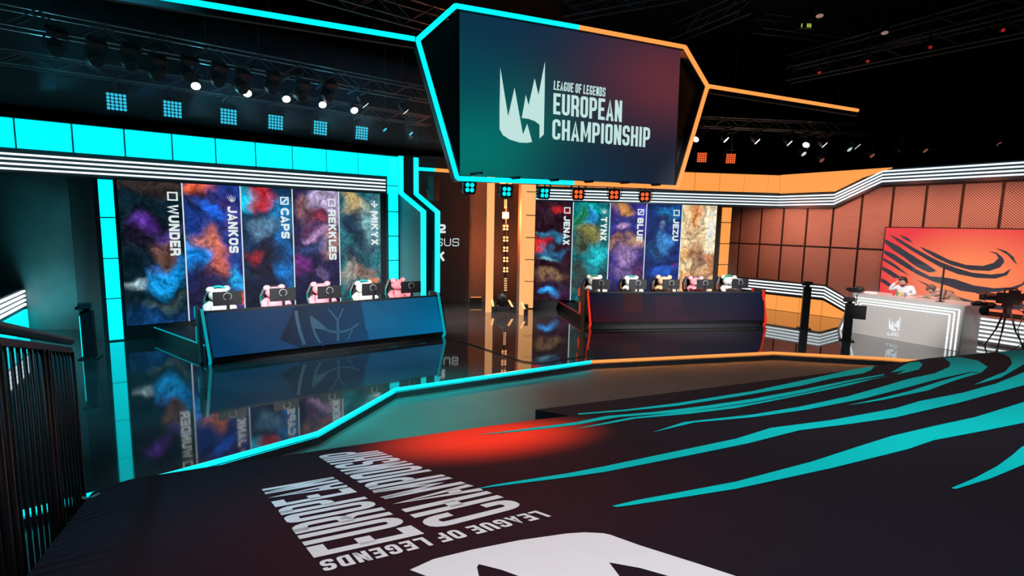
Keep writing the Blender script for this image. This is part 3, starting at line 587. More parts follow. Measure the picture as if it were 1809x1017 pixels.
def red_front(u, v):
    c = np.array(lin((16, 26, 56))) * (1 - v) + np.array(lin((70, 22, 34))) * v
    c = c * (1 - .75 * u) + np.array(lin((6, 30, 66))) * .75 * u
    if .175 < u < .285 and v < .62: c = np.array(lin((92, 26, 34))) * (.4 + .6 * v) + c * .2
    if .36 < u < .52 and .1 < v < .62: c = c * .8 + np.array(lin((70, 24, 40))) * .5
    if .36 < u < .6 and v > .62 and ((u - .36) / .24) ** 2 + ((v - 1.2) / .6) ** 2 < 1: c = c + np.array(lin((50, 16, 28))) * .5
    return tuple(c * .62)
tR, dR2, nR2 = desk('player_desk', 'long player desk with a dark navy and red screen front and red light edges', RA, RB, RTA, RTB, red_front, DARK, REDST, 120)
e0, e1 = fl(275, 582, .25), fl(338, 614, .25)
platform(1, [LW(.6, 0, .03), LW(6.6, 0, .03), V3(*TB[:2], 0) - nD * .5, V3(*TA[:2], 0) - nD * .55 + dD * .1], .25, 'black player platform behind the blue desk', LW(.6, .25, .05), V3(*TA[:2], .25) - nD * .55 + dD * .1, DIMCYAN)
platform(2, [RW(.9, 0, .03), RW(6.8, 0, .03), V3(*RTB[:2], 0) - nR2 * .5, V3(*RTA[:2], 0) - nR2 * .55 + dR2 * .1], .25, 'black player platform behind the navy desk', RW(.9, .25, .05), V3(*RTA[:2], .25) - nR2 * .55 + dR2 * .1, glow('dim_red_strip', (.5, .03, .05), .6))
# ------------------------------------------------------------------ low light wall beside the caster desk
LA = fl(1340, 543.3); LB = fl(1452, 558); dW = unit((LB - LA) * V3(1, 1, 0)); nW = V3(dW[1], -dW[0], 0); WW = onp(LA, dW, nW)
lenW = np.linalg.norm(LB - LA)
t = Thing('low_wall', 'low wall of orange light tiles under white light lines, dipping beside the caster desk', 'wall', LA)
def lprof(z): return [(-1.6, z), (lenW, z), (lenW + 1.05, z - .52), (lenW + 5, z - .52)]
mb = MB(); q0, q1 = lprof(.55), lprof(1.06)
mb.prism([WW(s, z) for s, z in q0] + [WW(s, z) for s, z in reversed(q1)], -nW * .35); t.w('band', mb, DARK)
mb = MB(); mb.prism([WW(-1.6, 0), WW(lenW + 5, 0), WW(lenW + 5, .03), WW(lenW + 1.05, .03), WW(lenW, .55), WW(-1.6, .55)], -nW * .35); t.w('backing', mb, BLACK)
for z in (.99, .88, .77, .66):
    q = lprof(z); mb = MB(); mb.prism([WW(s, zz - .022) for s, zz in q] + [WW(s, zz + .022) for s, zz in reversed(q)], nW * .04); t.w('light_line', mb, LEDW)
es = [-1.5] + [(vpl(LA, LA + dW, x, y) - LA) @ dW for x, y in ((1371, 547), (1411, 552), (1451, 558))] + [lenW + .98]
for a, b2 in zip(es[:-1], es[1:]):
    a += .012; b2 -= .012; zt_ = lambda s: .53 if s < lenW else .53 - .5 * (s - lenW) / 1.05
    mb = MB(); mb.prism([WW(a, .01), WW(b2, .01), WW(b2, zt_(b2)), WW(a, zt_(a))], nW * .045); t.w('tile', mb, ORANGE)
# ------------------------------------------------------------------ caster desk
CA, CB = fl(1481, 583), fl(1690, 620); dC = unit((CB - CA) * V3(1, 1, 0)); nC = V3(-dC[1], dC[0], 0)   # nC points away from the stage
HC = 1.11; CW = onp(CA, dC, -nC); lenC = np.linalg.norm(CB - CA)
t = Thing('caster_desk', 'pale grey caster desk with white light lines and a crown emblem on its front', 'desk', (CA + CB) / 2)
# the front leans back: foot line in front, top set back and shorter
sl = .24; ovl = .22
fa, fb, ga, gb = CW(0, 0), CW(lenC, 0), CW(ovl, HC, -.05), CW(lenC, HC, -.05)
fm = CW(-.06, .42, 0); DEP = 1.02
mb = MB(); mb.prism([CW(.0, .0), CW(lenC + .06, .0), CW(lenC + .06, HC), CW(.30, HC), CW(-.03, .03)], nC * .04); t.w('front_panel', mb, DESKW)
mb = MB(); mb.prism([CW(lenC + .06, 0), CW(lenC + .06, 0, -DEP), CW(lenC + .06, HC, -DEP), CW(lenC + .06, HC)], -dC * .04); t.w('side_panel', mb, DESKW)
mb = MB(); mb.prism([CW(-.03, 0.0), CW(-.03, 0.0, -DEP), CW(.30, HC, -DEP), CW(.30, HC)], dC * .04); t.w('side_panel', mb, DESKW)
mb = MB(); mb.prism([CW(.28, HC - .001, 0), CW(lenC + .06, HC - .001, 0), CW(lenC + .06, HC - .001, -DEP), CW(.28, HC - .001, -DEP)], UP * .03); t.w('top', mb, DESKW)
for i, g in enumerate((.07, .17, .27)):
    pl = [(.0 + g * .85, .01), (.32 + g * .8, HC - .04 - g * .72), (lenC - g * .9 + .02, HC - .04 - g * .72), (lenC - g * .9 + .02, .01)]
    for q in range(3):
        for st in _strip([V3(*pl[q]), V3(*pl[q + 1])], .028):
            mb = MB(); mb.prism([CW(c[0], c[1], .0) for c in st], -nC * .012); t.w('light_line', mb, LEDW)
def crown_on(mb, P):
    for poly in CROWN:
        p2 = [((x - 297) / 234, (733 - y) / 418) for x, y in poly]; tri_poly(mb, p2, [P(*p) for p in p2])
LOGOW = glow('logo_white', (.9, .97, 1.0), .9)
O_ = CW(0, 0, .012)
def cpx(x, y): return vpl(O_, O_ + dC, x, y)
c00, c10, c11, c01 = cpx(1569.5, 583), cpx(1588, 587), cpx(1591, 558), cpx(1571, 558)
bil = lambda u, v: (c00 * (1 - u) + c10 * u) * (1 - v) + (c01 * (1 - u) + c11 * u) * v
mb = MB(); crown_on(mb, bil); t.w('crown_emblem', mb, LOGOW)
mb = MB(); lettering(mb, 'LEC', [cpx(1567.5, 592), cpx(1587.5, 594.5), cpx(1588, 588.5), cpx(1568.2, 586.5)], 1.3, .24, .2); t.w('lettering', mb, LOGOW)
# ------------------------------------------------------------------ hanging screen with six-sided light frame
TS = math.radians(65.77); DS = V3(math.sin(TS), math.cos(TS), 0); NS = V3(DS[1], -DS[0], 0)
d_ = ray(813.4, 308.7); S0 = CAM + d_ * (10.6 / d_[1]); SW_ = onp(V3(S0[0], S0[1], 0), DS, NS)
def spx(x, y, o=0.0): return vpl(SW_(0, 0, o), SW_(1, 0, o), x, y)
def c3(x, y): return (780 + x / 2.906, y / 2.906)
t = Thing('hanging_screen', 'large hanging screen with a crown emblem in a six-sided cyan and orange light frame', 'screen', S0)
bl, br, tr, tl = spx(813.4, 309), spx(1191, 330), spx(1202.5, 86), spx(813, 9)
def hs(u, v):
    base = np.array(lin((22, 38, 58)))
    for bx_, by_, rx, ry, c, k in ((.05, .8, .42, .5, (4, 128, 118), .95), (.0, .35, .3, .4, (6, 74, 92), .8), (.2, .05, .6, .3, (12, 50, 78), .7), (.95, .25, .42, .38, (112, 52, 62), .9), (.9, .9, .5, .3, (30, 36, 50), .6), (.55, .95, .3, .2, (14, 54, 84), .5)):
        d = ((u - bx_) / rx) ** 2 + ((v - by_) / ry) ** 2; g = k * math.exp(-1.3 * d); base = base * (1 - g) + np.array(lin(c)) * g
    return tuple(base)
painted('panel', [bl, br, tr, tl], 60, 36, hs, attr_mat('show_screen', .85, .02, 20), t.o, t.loc, NS * .06)
mb = MB()
for poly in CROWN:
    p2 = [c3(*p) for p in poly]; tri_poly(mb, p2, [spx(*p, .012) for p in p2])
LOGO2 = glow('logo_mint', (.62, .90, .86), .85)
t.w('crown_emblem', mb, LOGO2)
for txt, q, (w_, t_, g_) in (('LEAGUE OF LEGENDS', [(575, 460), (840, 497), (843, 450), (578, 413)], (.40, .15, .09)), ('EUROPEAN', [(573, 585), (925, 627), (928, 517), (575, 477)], (.42, .15, .075)), ('CHAMPIONSHIP', [(568, 715), (1068, 757), (1072, 655), (570, 610)], (.42, .15, .075))):
    mb = MB(); lettering(mb, txt, [spx(*c3(*p), .012) for p in q], w_, t_, g_, narrow=.2); t.w('lettering', mb, LOGO2)
HEX = [(805, 10), (1022, 48), (1210, 83), (1250, 152), (1197, 331), (1013, 323), (808, 315), (738, 70)]
H3 = [spx(*p, .10) for p in HEX]; hm = [CYAN2, ORANGE2, ORANGE2, ORANGE2, ORANGE2, CYAN2, CYAN2, CYAN2]
for i in range(8):
    a, b2 = H3[i], H3[(i + 1) % 8]; mb = MB(); mb.tube([a, b2], .048, 8); t.w('frame_tube', mb, hm[i], smooth=True)
    d = unit(b2 - a); inn = unit(np.cross(NS, d)); mb = MB(); mb.box((a + b2) / 2 - NS * .14 , (b2 - a) / 2, NS * .1, inn * .05); t.w('frame_rail', mb, DARK)
for tri in ((813, 20, 813, 305, 742, 72), (1203, 95, 1194, 322, 1246, 152)):
    p = [spx(tri[0], tri[1], -.12), spx(tri[2], tri[3], -.12), spx(tri[4], tri[5], -.12)]; mb = MB(); mb.prism(p, -NS * .03); t.w('side_wing', mb, BLACK)
for s in (.5, 2.5, 4.5):
    mb = MB(); a = SW_(s, 6.6, -.2); mb.cyl(a, V3(a[0], a[1], 11), .015, 6); t.w('hanger', mb, BLACK)
def bar(lab, a, b2, m):
    t = Thing('light_bar', lab, 'light bar', (a + b2) / 2); mb = MB(); mb.tube([a, b2], .05, 8); t.w('tube', mb, m, smooth=True)
    mb = MB(); mb.box((a + b2) / 2 + UP * .0 - UP * .11, (b2 - a) / 2, unit(np.cross(b2 - a, UP)) * .05, UP * .05); t.w('rail', mb, WALLM)
    for k_ in (.15, .5, .85):
        e = a * (1 - k_) + b2 * k_; mb = MB(); mb.cyl(e - UP * .1, V3(e[0], e[1], 11), .012, 6); t.w('hanger', mb, BLACK)
ml, mr_ = H3[7], H3[3]
bar('long cyan light bar running from the hanging screen over the cyan team wall', fl(150, -27, ml[2]), ml - DS * .06, CYAN2)
bar('orange light bar reaching out beside the hanging screen', mr_ + DS * .06, fl(1515, 195, mr_[2]), ORANGE2)
# ------------------------------------------------------------------ left opening beside the cyan wall
bA, bB = fl(141, 582.5), fl(50, 582)
dB_ = unit(bB - bA); BW = onp(bA, dB_, V3(-dB_[1], dB_[0], 0) * (1 if V3(-dB_[1], dB_[0], 0)[1] < 0 else -1))
CONC = mat('teal_plaster', (.14, .19, .19), .8, var=.45, scale=1.6)
mb = MB(); pbox(mb, BW, -.1, 3.0, 0, 4.3, -.2, 0); struct(mb.obj('wall_alcove', CONC), 'mottled plaster wall inside the opening')
rA = LW(-.36, 0, -.02); mb = MB(); mb.prism([rA, bA, bA + UP * 4.2, rA + UP * 4.2], V3(DL[0], DL[1], 0) * .12); struct(mb.obj('wall_return', mat('dark_return', (.05, .07, .08), .7)), 'dark return wall beside the cyan corner column')
dK = unit(V3(.52, -.85, 0)); nK = V3(-dK[1], dK[0], 0); KA = fl(48, 582.5)
KW = onp(KA, dK, nK)
t = Thing('low_wall', 'low wall of cyan light tiles under white light lines behind the railing', 'wall', KA)
mb = MB(); pbox(mb, KW, .0, 4, 0, 1.06, -.35, 0); t.w('backing', mb, NAVY)
for z in (.99, .88, .77, .66):
    mb = MB(); pbox(mb, KW, .03, 4, z - .025, z + .025, 0, .04); t.w('light_line', mb, LEDW)
for i in range(5):
    mb = MB(); pbox(mb, KW, .02 + .8 * i, .80 + .8 * i, .02, .53, 0, .045); t.w('tile', mb, CYAN)
PERF2 = perf('perforated_teal', (0.05, 0.09, 0.10), (0.35, 0.45, 0.46), 15)
t = Thing('wall_mesh', 'perforated metal wall lit teal behind the low cyan wall', 'wall', KW(0, 0, -.5), kind='structure')
for i in range(4):
    for z0, z1 in ((.6, 2.36), (2.36, 4.2)):
        mb = MB(); pbox(mb, KW, .25 + .87 * i, 1.08 + .87 * i, z0 + .02, z1 - .02, -.5, -.46); add_uv(t.w('panel', mb, PERF2), KW)
spot('alcove_wash', BW(.6, .4, 1.3), BW(.75, 1.6, 0), (.12, .85, 1.0), 190, 120, 1, .3)  # unseen teal spots added to brighten the alcove and its perforated wall
spot('alcove_wash', KW(1.2, 3.6, 1.5), KW(.8, 2.2, -.5), (.12, .8, 1.0), 160, 120, 1, .3)
# ------------------------------------------------------------------ grandstand cover (printed cloth)
ZE = .40
E0, E1 = fl(235, 845, ZE), fl(948, 741, ZE); EE = unit(E1 - E0); SLOPE = math.radians(14.3)
PP = V3(-EE[1], EE[0], 0); N1 = V3(PP[0] * math.sin(SLOPE), PP[1] * math.sin(SLOPE), math.cos(SLOPE))
DOWN = unit(np.cross(N1, EE)); DOWN = DOWN if DOWN[2] < 0 else -DOWN; UPH = -DOWN
STEP = .035; P1O = E0; P2O = E0 - UP * STEP
def p1(x, y, l=0): return npl(x, y, N1, P1O + N1 * l)
def p2_(x, y, l=0): return npl(x, y, N1, P2O + N1 * l)
FA, FB = (1020, 733), (1809, 786)
def below(x, y): return (y - FA[1]) - (x - FA[0]) * (FB[1] - FA[1]) / (FB[0] - FA[0]) > 0
f1 = p1(*FA); f2 = p1(*FB); DF = unit(f2 - f1)
left_top = p1(60, 1000); left_bot = p1(163, 869); DLft = unit(left_top - left_bot)
poly1 = [left_bot, p1(200, 855), E0, p1(400, 819.5), p1(600, 790), p1(800, 761), E1, f1, f1 + DF * 8.5, left_bot + DLft * 8.5]
def block(name, poly, lab, zb=LOW, cm=CLOTH):
    mb = MB(); n = len(poly); mb.add(list(poly) + [V3(p[0], p[1], .008 if (p[0] > 7.6 and p[1] > 9) else zb) for p in poly], [tuple(range(n)), tuple(range(2 * n - 1, n - 1, -1))] + [(i, (i + 1) % n, n + (i + 1) % n, n + i) for i in range(n)])
    return tag(mb.obj(name, cm), lab, 'cloth cover')
CLOTH1 = CLOTH.copy(); CLOTH1.name = 'dark_cloth_red_print'; nt = CLOTH1.node_tree; b = nt.nodes['Principled BSDF']
src = b.inputs['Base Color'].links[0].from_socket; tcn = nt.nodes.new('ShaderNodeTexCoord')
def radial(cpt, ax, rx, ry, prev, colr, p0, p1_, amt):
    # printed colour glow on the cloth: flattened spherical gradient in the cloth's own plane
    mp = nt.nodes.new('ShaderNodeMapping'); mp.vector_type = 'TEXTURE'; mp.inputs['Location'].default_value = cpt; mp.inputs['Rotation'].default_value = (0, 0, ax); mp.inputs['Scale'].default_value = (rx, ry, 4)
    gr = nt.nodes.new('ShaderNodeTexGradient'); gr.gradient_type = 'SPHERICAL'; nt.links.new(tcn.outputs['Object'], mp.inputs[0]); nt.links.new(mp.outputs[0], gr.inputs[0])
    mr = nt.nodes.new('ShaderNodeMapRange'); mr.interpolation_type = 'SMOOTHSTEP'; mr.inputs[1].default_value = p0; mr.inputs[2].default_value = p1_; mr.inputs[4].default_value = amt; nt.links.new(gr.outputs['Fac'], mr.inputs[0])
    mx = nt.nodes.new('ShaderNodeMix'); mx.data_type = 'RGBA'; nt.links.new(mr.outputs[0], mx.inputs[0]); nt.links.new(prev, mx.inputs[6]); mx.inputs[7].default_value = (*colr, 1); return mx.outputs[2]
aE = math.atan2(EE[1], EE[0])
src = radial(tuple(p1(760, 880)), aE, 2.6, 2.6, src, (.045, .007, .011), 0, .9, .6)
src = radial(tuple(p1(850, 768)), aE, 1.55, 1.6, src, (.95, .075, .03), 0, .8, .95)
nt.links.new(src, b.inputs['Base Color'])
c1 = block('grandstand_cover', poly1, 'black printed grandstand cover in front with white lettering and teal strokes', cm=CLOTH1)
g1_ = p2_(*FA); poly2 = [p2_(946, 723), p2_(1100, 704), p2_(1330, 675), p2_(1500, 654), p2_(1640, 632.5), p2_(1730, 624), p2_(1809, 617), p2_(1809, 617) + EE * .5]
poly2 += [poly2[-1] + DF * 9, f1 - UP * STEP + DF * 8.5 + EE * .01, f1 - UP * STEP + EE * .01]
c2 = block('grandstand_cover', poly2, 'black printed grandstand cover section on the right, crossed by long teal strokes')
# printed strokes: pixel outlines, clipped at the fold and laid on the sloping covers
ST = {
 'a': [(1081, 893.4), (1120, 884), (1200, 869), (1300, 850.3), (1435, 814.6), (1520, 787), (1575.7, 769.5), (1650, 752), (1722, 736.5), (1809, 709.7), (1900, 680), (2010, 640), (1940, 690), (1809, 746.3), (1730, 762), (1650, 777), (1605, 792.6), (1468.8, 826.4), (1300, 863), (1180, 882), (1110, 892.5), (1090, 895)],
 'b': [(838, 863.5), (870, 856.5), (903, 851), (1000, 836), (1068.7, 823), (1207, 793.9), (1300, 774.5), (1362, 755.3), (1468.8, 741.5), (1581, 721), (1623.6, 708.3), (1702, 693), (1760, 677), (1809, 657), (1870, 637), (1930, 620), (1890, 650), (1809, 680), (1694, 711), (1581, 737), (1497, 749), (1412.5, 759.5), (1320, 783), (1207, 806), (1068.7, 833), (1000, 843), (903, 855)],
 'c': [(1152, 763.3), (1208.6, 745), (1330, 731.7), (1412.5, 718), (1497, 699.9), (1561.7, 681.6), (1606.7, 668.4), (1651.7, 659), (1677, 647.8), (1679, 641), (1668.6, 632), (1694, 630), (1727.7, 636.6), (1744.6, 647.8), (1733.3, 657.7), (1715, 656.3), (1660, 668.4), (1595.4, 685.8), (1525, 704), (1426.6, 723), (1330, 736.5), (1226.3, 746)],
 'c2': [(1495.6, 716), (1560, 702), (1609, 689.5), (1663, 672.5), (1715, 658), (1732, 658.5), (1705, 666), (1680, 674), (1640, 689), (1560, 706)],
 'd': [(836.6, 768.5), (930.6, 756.6), (1018.4, 745), (1071.5, 734.3), (1151, 727.7), (1239.6, 717.3), (1330, 704), (1412.5, 688.6), (1511, 669), (1561.7, 660.5), (1562, 662.5), (1500, 674.5), (1421, 693), (1330, 710), (1262, 720), (1195, 728.5), (1095.8, 736), (1060, 742), (1018.4, 750), (930, 760.4)],
 'd2': [(1014, 757.5), (1071.5, 745.5), (1113.5, 737.2), (1173, 731), (1262, 721), (1330, 711.5), (1421, 694), (1500, 676), (1570, 663.5), (1542, 669.5), (1497, 681), (1412.5, 698.5), (1300, 720.4), (1217.5, 730.6), (1122.4, 739), (1071.5, 748.5)],
 'e': [(1020.7, 730), (1107, 722.8), (1195.3, 711.8), (1330, 690.3), (1412.5, 672.6), (1468.8, 660.5), (1508, 652), (1544.8, 645.9), (1539, 653.5), (1525, 659), (1468.8, 668.4), (1412.5, 681.6), (1300, 700.5), (1195.3, 716.6), (1107, 725.5), (1022.9, 732)],
 'f': [(1573, 658.2), (1595.4, 645), (1606.7, 640), (1623.6, 638), (1629.8, 643.6), (1623.6, 652), (1604, 657), (1582.8, 661), (1600, 653)],
 'g': [(1680.4, 861.6), (1722, 844), (1761.5, 823), (1786.8, 804.7), (1803.7, 790), (1850, 762), (1930, 715), (1985, 680), (1950, 730), (1890, 780), (1809, 820), (1750, 844.7), (1688, 863.5)],
 'r': [(1720.6, 679.6), (1744.6, 668.4), (1775.5, 656.3), (1788, 642), (1784, 631), (1775, 626), (1761.5, 622), (1778, 620), (1809, 618), (1850, 616), (1870, 618), (1850, 630), (1809, 643), (1784, 657.7), (1767, 667)]}
def clip(poly, keep_below):
    s = lambda p: ((p[1] - FA[1]) - (p[0] - FA[0]) * (FB[1] - FA[1]) / (FB[0] - FA[0])) * (1 if keep_below else -1)
    out = []
    for i in range(len(poly)):
        a, b2 = poly[i - 1], poly[i]; sa, sb = s(a), s(b2)
        if sa * sb < 0: k_ = sa / (sa - sb); out.append((a[0] + (b2[0] - a[0]) * k_, a[1] + (b2[1] - a[1]) * k_))
        if sb >= 0: out.append(b2)
    return out
for k_, pl in ST.items():
    for kb, owner, f in ((True, c1, p1), (False, c2, p2_)):
        q = clip(pl, kb)
        if len(q) >= 3:
            mb = MB(); tri_poly(mb, q, [f(x, y, .004) for x, y in q]); o = mb.obj('printed_stroke', TEALPRINT, owner, fix=False)
for txt, q, (w_, t_, g_) in (('EUROPEAN', [(749.5, 942.1), (587.6, 841.9), (462.4, 863.7), (554.5, 984.9)], (.42, .15, .07)), ('CHAMPIONSHIP', [(930, 893), (659, 792.5), (560, 804.5), (765, 935)], (.42, .15, .07)),
                             ('LEAGUE OF LEGENDS', [(946.5, 901.5), (562, 991), (573, 1009), (974, 911.2)], (.55, .2, .14))):
    mb = MB(); lettering(mb, txt, [p1(x, y, .004) for x, y in q], w_, t_, g_, narrow=.3); mb.obj('printed_lettering', PRINTW, c1, fix=False)['label'] = 'white printed lettering'
CR = [(724, 1006), (766, 987), (833, 970.6), (916, 954), (1000, 942), (1032, 939.8), (1065, 941.3), (1078, 944), (1131, 963), (1231, 994.5), (1300, 1017), (1470, 1075), (1330, 1052), (1181, 1017), (1131, 1002.8), (1076, 993), (1092, 1014), (1130, 1062), (1010, 1045), (916, 1017), (886, 1006), (846, 996), (842.5, 1001), (846, 1017), (862, 1066), (800, 1040), (753, 1017)]
mb = MB(); tri_poly(mb, CR, [p1(x, y, .004) for x, y in CR]); mb.obj('printed_crown', PRINTW, c1, fix=False)['label'] = 'white printed crown emblem'
# ------------------------------------------------------------------ railing beside the cover
RAIL = mat('black_rail', (.006, .005, .006), .45, 0.0, spec=.3)
q0 = p1(160, 874); q1 = q0 + DLft * 3.6; out = unit(V3(-DLft[1], DLft[0], 0)); out = out if out[0] < 0 else -out
q0 = q0 + out * .05; q1 = q1 + out * .05
hr = lambda p: None
b0 = V3(q0[0], q0[1], q0[2]); dirh = unit((q1 - q0) * V3(1, 1, 0))
def up_h(base, x, y):
    d = ray(x, y); tt = np.hypot(base[0], base[1]) / np.hypot(d[0], d[1]); return CAM[2] + d[2] * tt
h0 = up_h(b0, 141, 601)
lh = np.linalg.norm((q1 - q0)[:2])
tp0 = V3(b0[0], b0[1], h0); e_ = vpl(b0, b0 + dirh, 0, 578.5); slope_t = (e_[2] - h0) / np.linalg.norm((e_ - tp0)[:2]); tp1 = tp0 + dirh * lh + UP * slope_t * lh
t = Thing('railing', 'black metal railing with upright bars beside the grandstand cover', 'railing', V3(b0[0], b0[1], LOW))
mb = MB(); mb.tube([tp0, tp1], .032, 10); t.w('handrail', mb, RAIL, smooth=True)
mb = MB(); mb.box((tp0 + tp1) / 2 - UP * .075, (tp1 - tp0) / 2, np.cross(dirh, UP) * .012, UP * .022); t.w('top_bar', mb, RAIL)
bot = lambda k_: V3(b0[0], b0[1], 0) + dirh * lh * k_
mb = MB(); mb.box((bot(0) + bot(1)) / 2 + UP * (LOW + .12), dirh * lh / 2, np.cross(dirh, UP) * .015, UP * .02); t.w('bottom_bar', mb, RAIL)
nb_ = int(lh / .125)
for i in range(nb_ + 1):
    k_ = i / nb_; top = tp0 * (1 - k_) + tp1 * k_ - UP * .09; r_ = .022 if i in (0, 7, 8, 15, 16, 23, 24, nb_) else .010
    mb = MB(); mb.cyl(V3(top[0], top[1], LOW if r_ > .02 else LOW + .12), top, r_, 8); t.w('post' if r_ > .02 else 'bar', mb, RAIL, smooth=True)
cf = b0 + dirh * .02; t = Thing('cable_clip', 'small crumpled cable clip at the foot of the railing', 'clip', cf)
mb = MB(); mb.tube([cf + V3(.02, -.02, -.0), cf + V3(.05, -.1, .06), cf + V3(.1, -.05, .02), cf + V3(.16, -.02, .05)], .012, 6); t.w('wire', mb, TEALP)
# ------------------------------------------------------------------ chairs, plush bears, monitors
def chair_parts(t, accent):
    tl_ = t.l
    class _T: pass
    def low(name, mb, *a, **k_):
        mb.v = [(x, y, z * .84) for x, y, z in mb.v]; return tl_(name, mb, *a, **k_)
    t = _T(); t.l = low
    mb = MB(); mb.prism([(-.20, -.02, .50), (.20, -.02, .50), (.27, .06, .80), (.26, .10, 1.02), (.15, .13, 1.26), (-.15, .13, 1.26), (-.26, .10, 1.02), (-.27, .06, .80)], (0, .09, .01)); t.l('backrest', mb, BLACK)
    for s in (-1, 1):
        mb = MB(); mb.prism([(s * .205, -.06, .50), (s * .285, -.06, .80), (s * .27, -.02, 1.0), (s * .245, .02, 1.0), (s * .245, 0, .80), (s * .17, 0, .5)], (0, .10, .01)); t.l('side_wing', mb, accent)
        mb = MB(); mb.prism([(s * .27, -.02, 1.0), (s * .16, .03, 1.27), (s * .13, .06, 1.24), (s * .235, .02, 1.0)], (0, .09, .01)); t.l('shoulder_wing', mb, mat('grey_leather', (.22, .26, .28), .4))
        mb = MB(); mb.abox(s * .33 - .04, -.35, .64, s * .33 + .04, -.08, .67); t.l('armrest', mb, BLACK)
        mb = MB(); mb.cyl((s * .33, -.2, .42), (s * .33, -.2, .65), .02, 8); t.l('armrest_post', mb, DARK)
    mb = MB(); mb.prism([(-.26, 0, .40), (.26, 0, .40), (.28, -.5, .42), (-.28, -.5, .42)], (0, 0, .09)); t.l('seat', mb, BLACK)
    mb = MB(); mb.cyl((0, -.22, .1), (0, -.22, .42), .035, 10); t.l('stem', mb, DARK)
    for k_ in range(5):
        a = k_ * 2 * math.pi / 5 + .3; e = (math.cos(a) * .3, -.22 + math.sin(a) * .3, .055)
        mb = MB(); mb.tube([(0, -.22, .12), e], [.03, .02], 8); leg = t.l('leg', mb, DARK); mb = MB(); mb.ell((e[0], e[1], .03), (.03, .03, .03), 8, 6); t.l('caster', mb, BLACK, leg, True)
FUR = {}
def fur(name, c):
    if name not in FUR: FUR[name] = mat('plush_' + name, c, .95, var=.18, scale=40, spec=.1, bump=.5)
    return FUR[name]
def bear_parts(t, m, m2, scarf=None, turn=0.0, slump=0.0):
    tl_ = t.l
    class _T: pass
    def big(name, mb, *a, **k_):
        mb.v = [(x * 1.02, (y + .02) * 1.1, .5 + (z - .5) * .88) for x, y, z in mb.v]; return tl_(name, mb, *a, **k_)
    t = _T(); t.l = big
    R = Matrix.Rotation(turn, 3, 'Z')
    def rp(p): v = R @ Vector(p); return (v.x, v.y, v.z)
    body = MB(); body.ell((0, -.12, .68), (.20, .17, .22), 16, 10); t.l('body', body, m, smooth=True)
    h = rp((0, -.02, 0)); hz = 1.02 - slump
    mb = MB(); mb.ell((0, -.16, hz), (.20, .17, .165), 16, 10); head = t.l('head', mb, m, smooth=True)
    mu = rp((0, -.15, 0)); mb = MB(); mb.ell((mu[0], -.16 + mu[1], hz - .045), (.085, .07, .065), 12, 8); t.l('muzzle', mb, m2, head, True)
    no = rp((0, -.22, 0)); mb = MB(); mb.ell((no[0], -.16 + no[1], hz - .02), (.025, .018, .018), 8, 6); t.l('nose', mb, BLACK, head, True)
    for s in (-1, 1):
        ey = rp((s * .07, -.155, 0)); mb = MB(); mb.ell((ey[0], -.16 + ey[1], hz + .045), (.017, .012, .017), 8, 6); t.l('eye', mb, BLACK, head, True)
        ea = rp((s * .165, .0, 0)); mb = MB(); mb.ell((ea[0], -.14 + ea[1], hz + .14), (.082, .045, .08), 12, 8); ear = t.l('ear', mb, m, head, True)
        ei = rp((s * .165, -.032, 0)); mb = MB(); mb.ell((ei[0], -.14 + ei[1], hz + .137), (.048, .022, .046), 10, 6); t.l('inner_ear', mb, m2, head, True)
        mb = MB(); mb.tube([(s * .15, -.12, .82), (s * .24, -.20, .74), (s * .25, -.32, .68), (s * .22, -.37, .66)], [.07, .085, .08, .045], 10); t.l('arm', mb, m, smooth=True)
        mb = MB(); mb.tube([(s * .12, -.15, .58), (s * .17, -.30, .57), (s * .20, -.42, .58), (s * .20, -.46, .58)], [.10, .10, .10, .06], 10); leg = t.l('leg', mb, m, smooth=True)
        mb = MB(); mb.ell((s * .20, -.468, .585), (.062, .015, .066), 10, 6); t.l('paw_pad', mb, m2, leg, True)
    if scarf:
        mb = MB()
        pts = [(.185 * math.cos(a), -.14 + .02, hz + .06 + .15 * math.sin(a)) for a in [math.pi * k_ / 10 for k_ in range(11)]]
        mb.tube(pts, .028, 8); t.l('hood_band', mb, scarf, smooth=True)
def monitor_parts(t, hz):
    tl_ = t.l
    class _T: pass
    def upm(name, mb, *a, **k_):
        if name != 'foot': mb.v = [(x, y, z + (hz - .32)) for x, y, z in mb.v]
        return tl_(name, mb, *a, **k_)
    t = _T(); t.l = upm
    mb = MB(); mb.prism([(-.27, .0, .175), (.27, .0, .175), (.27, .0, .465), (-.27, .0, .465)], (0, .03, 0)); t.l('panel', mb, BLACK)
    mb = MB(); mb.prism([(-.255, .031, .19), (.255, .031, .19), (.255, .031, .45), (-.255, .031, .45)], (0, .003, 0)); t.l('display', mb, mat('dark_display', (.01, .015, .03), .15))
    mb = MB(); ring = [(.075 * math.cos(a), -.012, .36 + .075 * math.sin(a)) for a in [2 * math.pi * k_ / 20 for k_ in range(21)]]
    mb.tube(ring, .012, 6); t.l('ring', mb, mat('grey_ring', (.25, .25, .26), .4), smooth=True)
    mb = MB(); mb.cyl((0, -.0, .36), (0, -.03, .36), .06, 16); t.l('hub', mb, DARK)
    mb = MB(); mb.box((0, -.03, (.40 - (hz - .32)) / 2 + .0), (.03, 0, 0), (0, .012, 0), (0, 0, (.40 + (hz - .32)) / 2)); t.l('neck', mb, DARK)
    mb = MB(); mb.prism([(-.14, .06, .0), (.14, .06, .0), (.08, -.12, .0), (-.08, -.12, .0)], (0, 0, .012)); t.l('foot', mb, DARK)
WHITEF, PINK, TAN, TEALF = fur('white', (.80, .78, .74)), fur('pink', (.86, .32, .38)), fur('tan', (.72, .48, .30)), fur('teal', (.02, .42, .40))
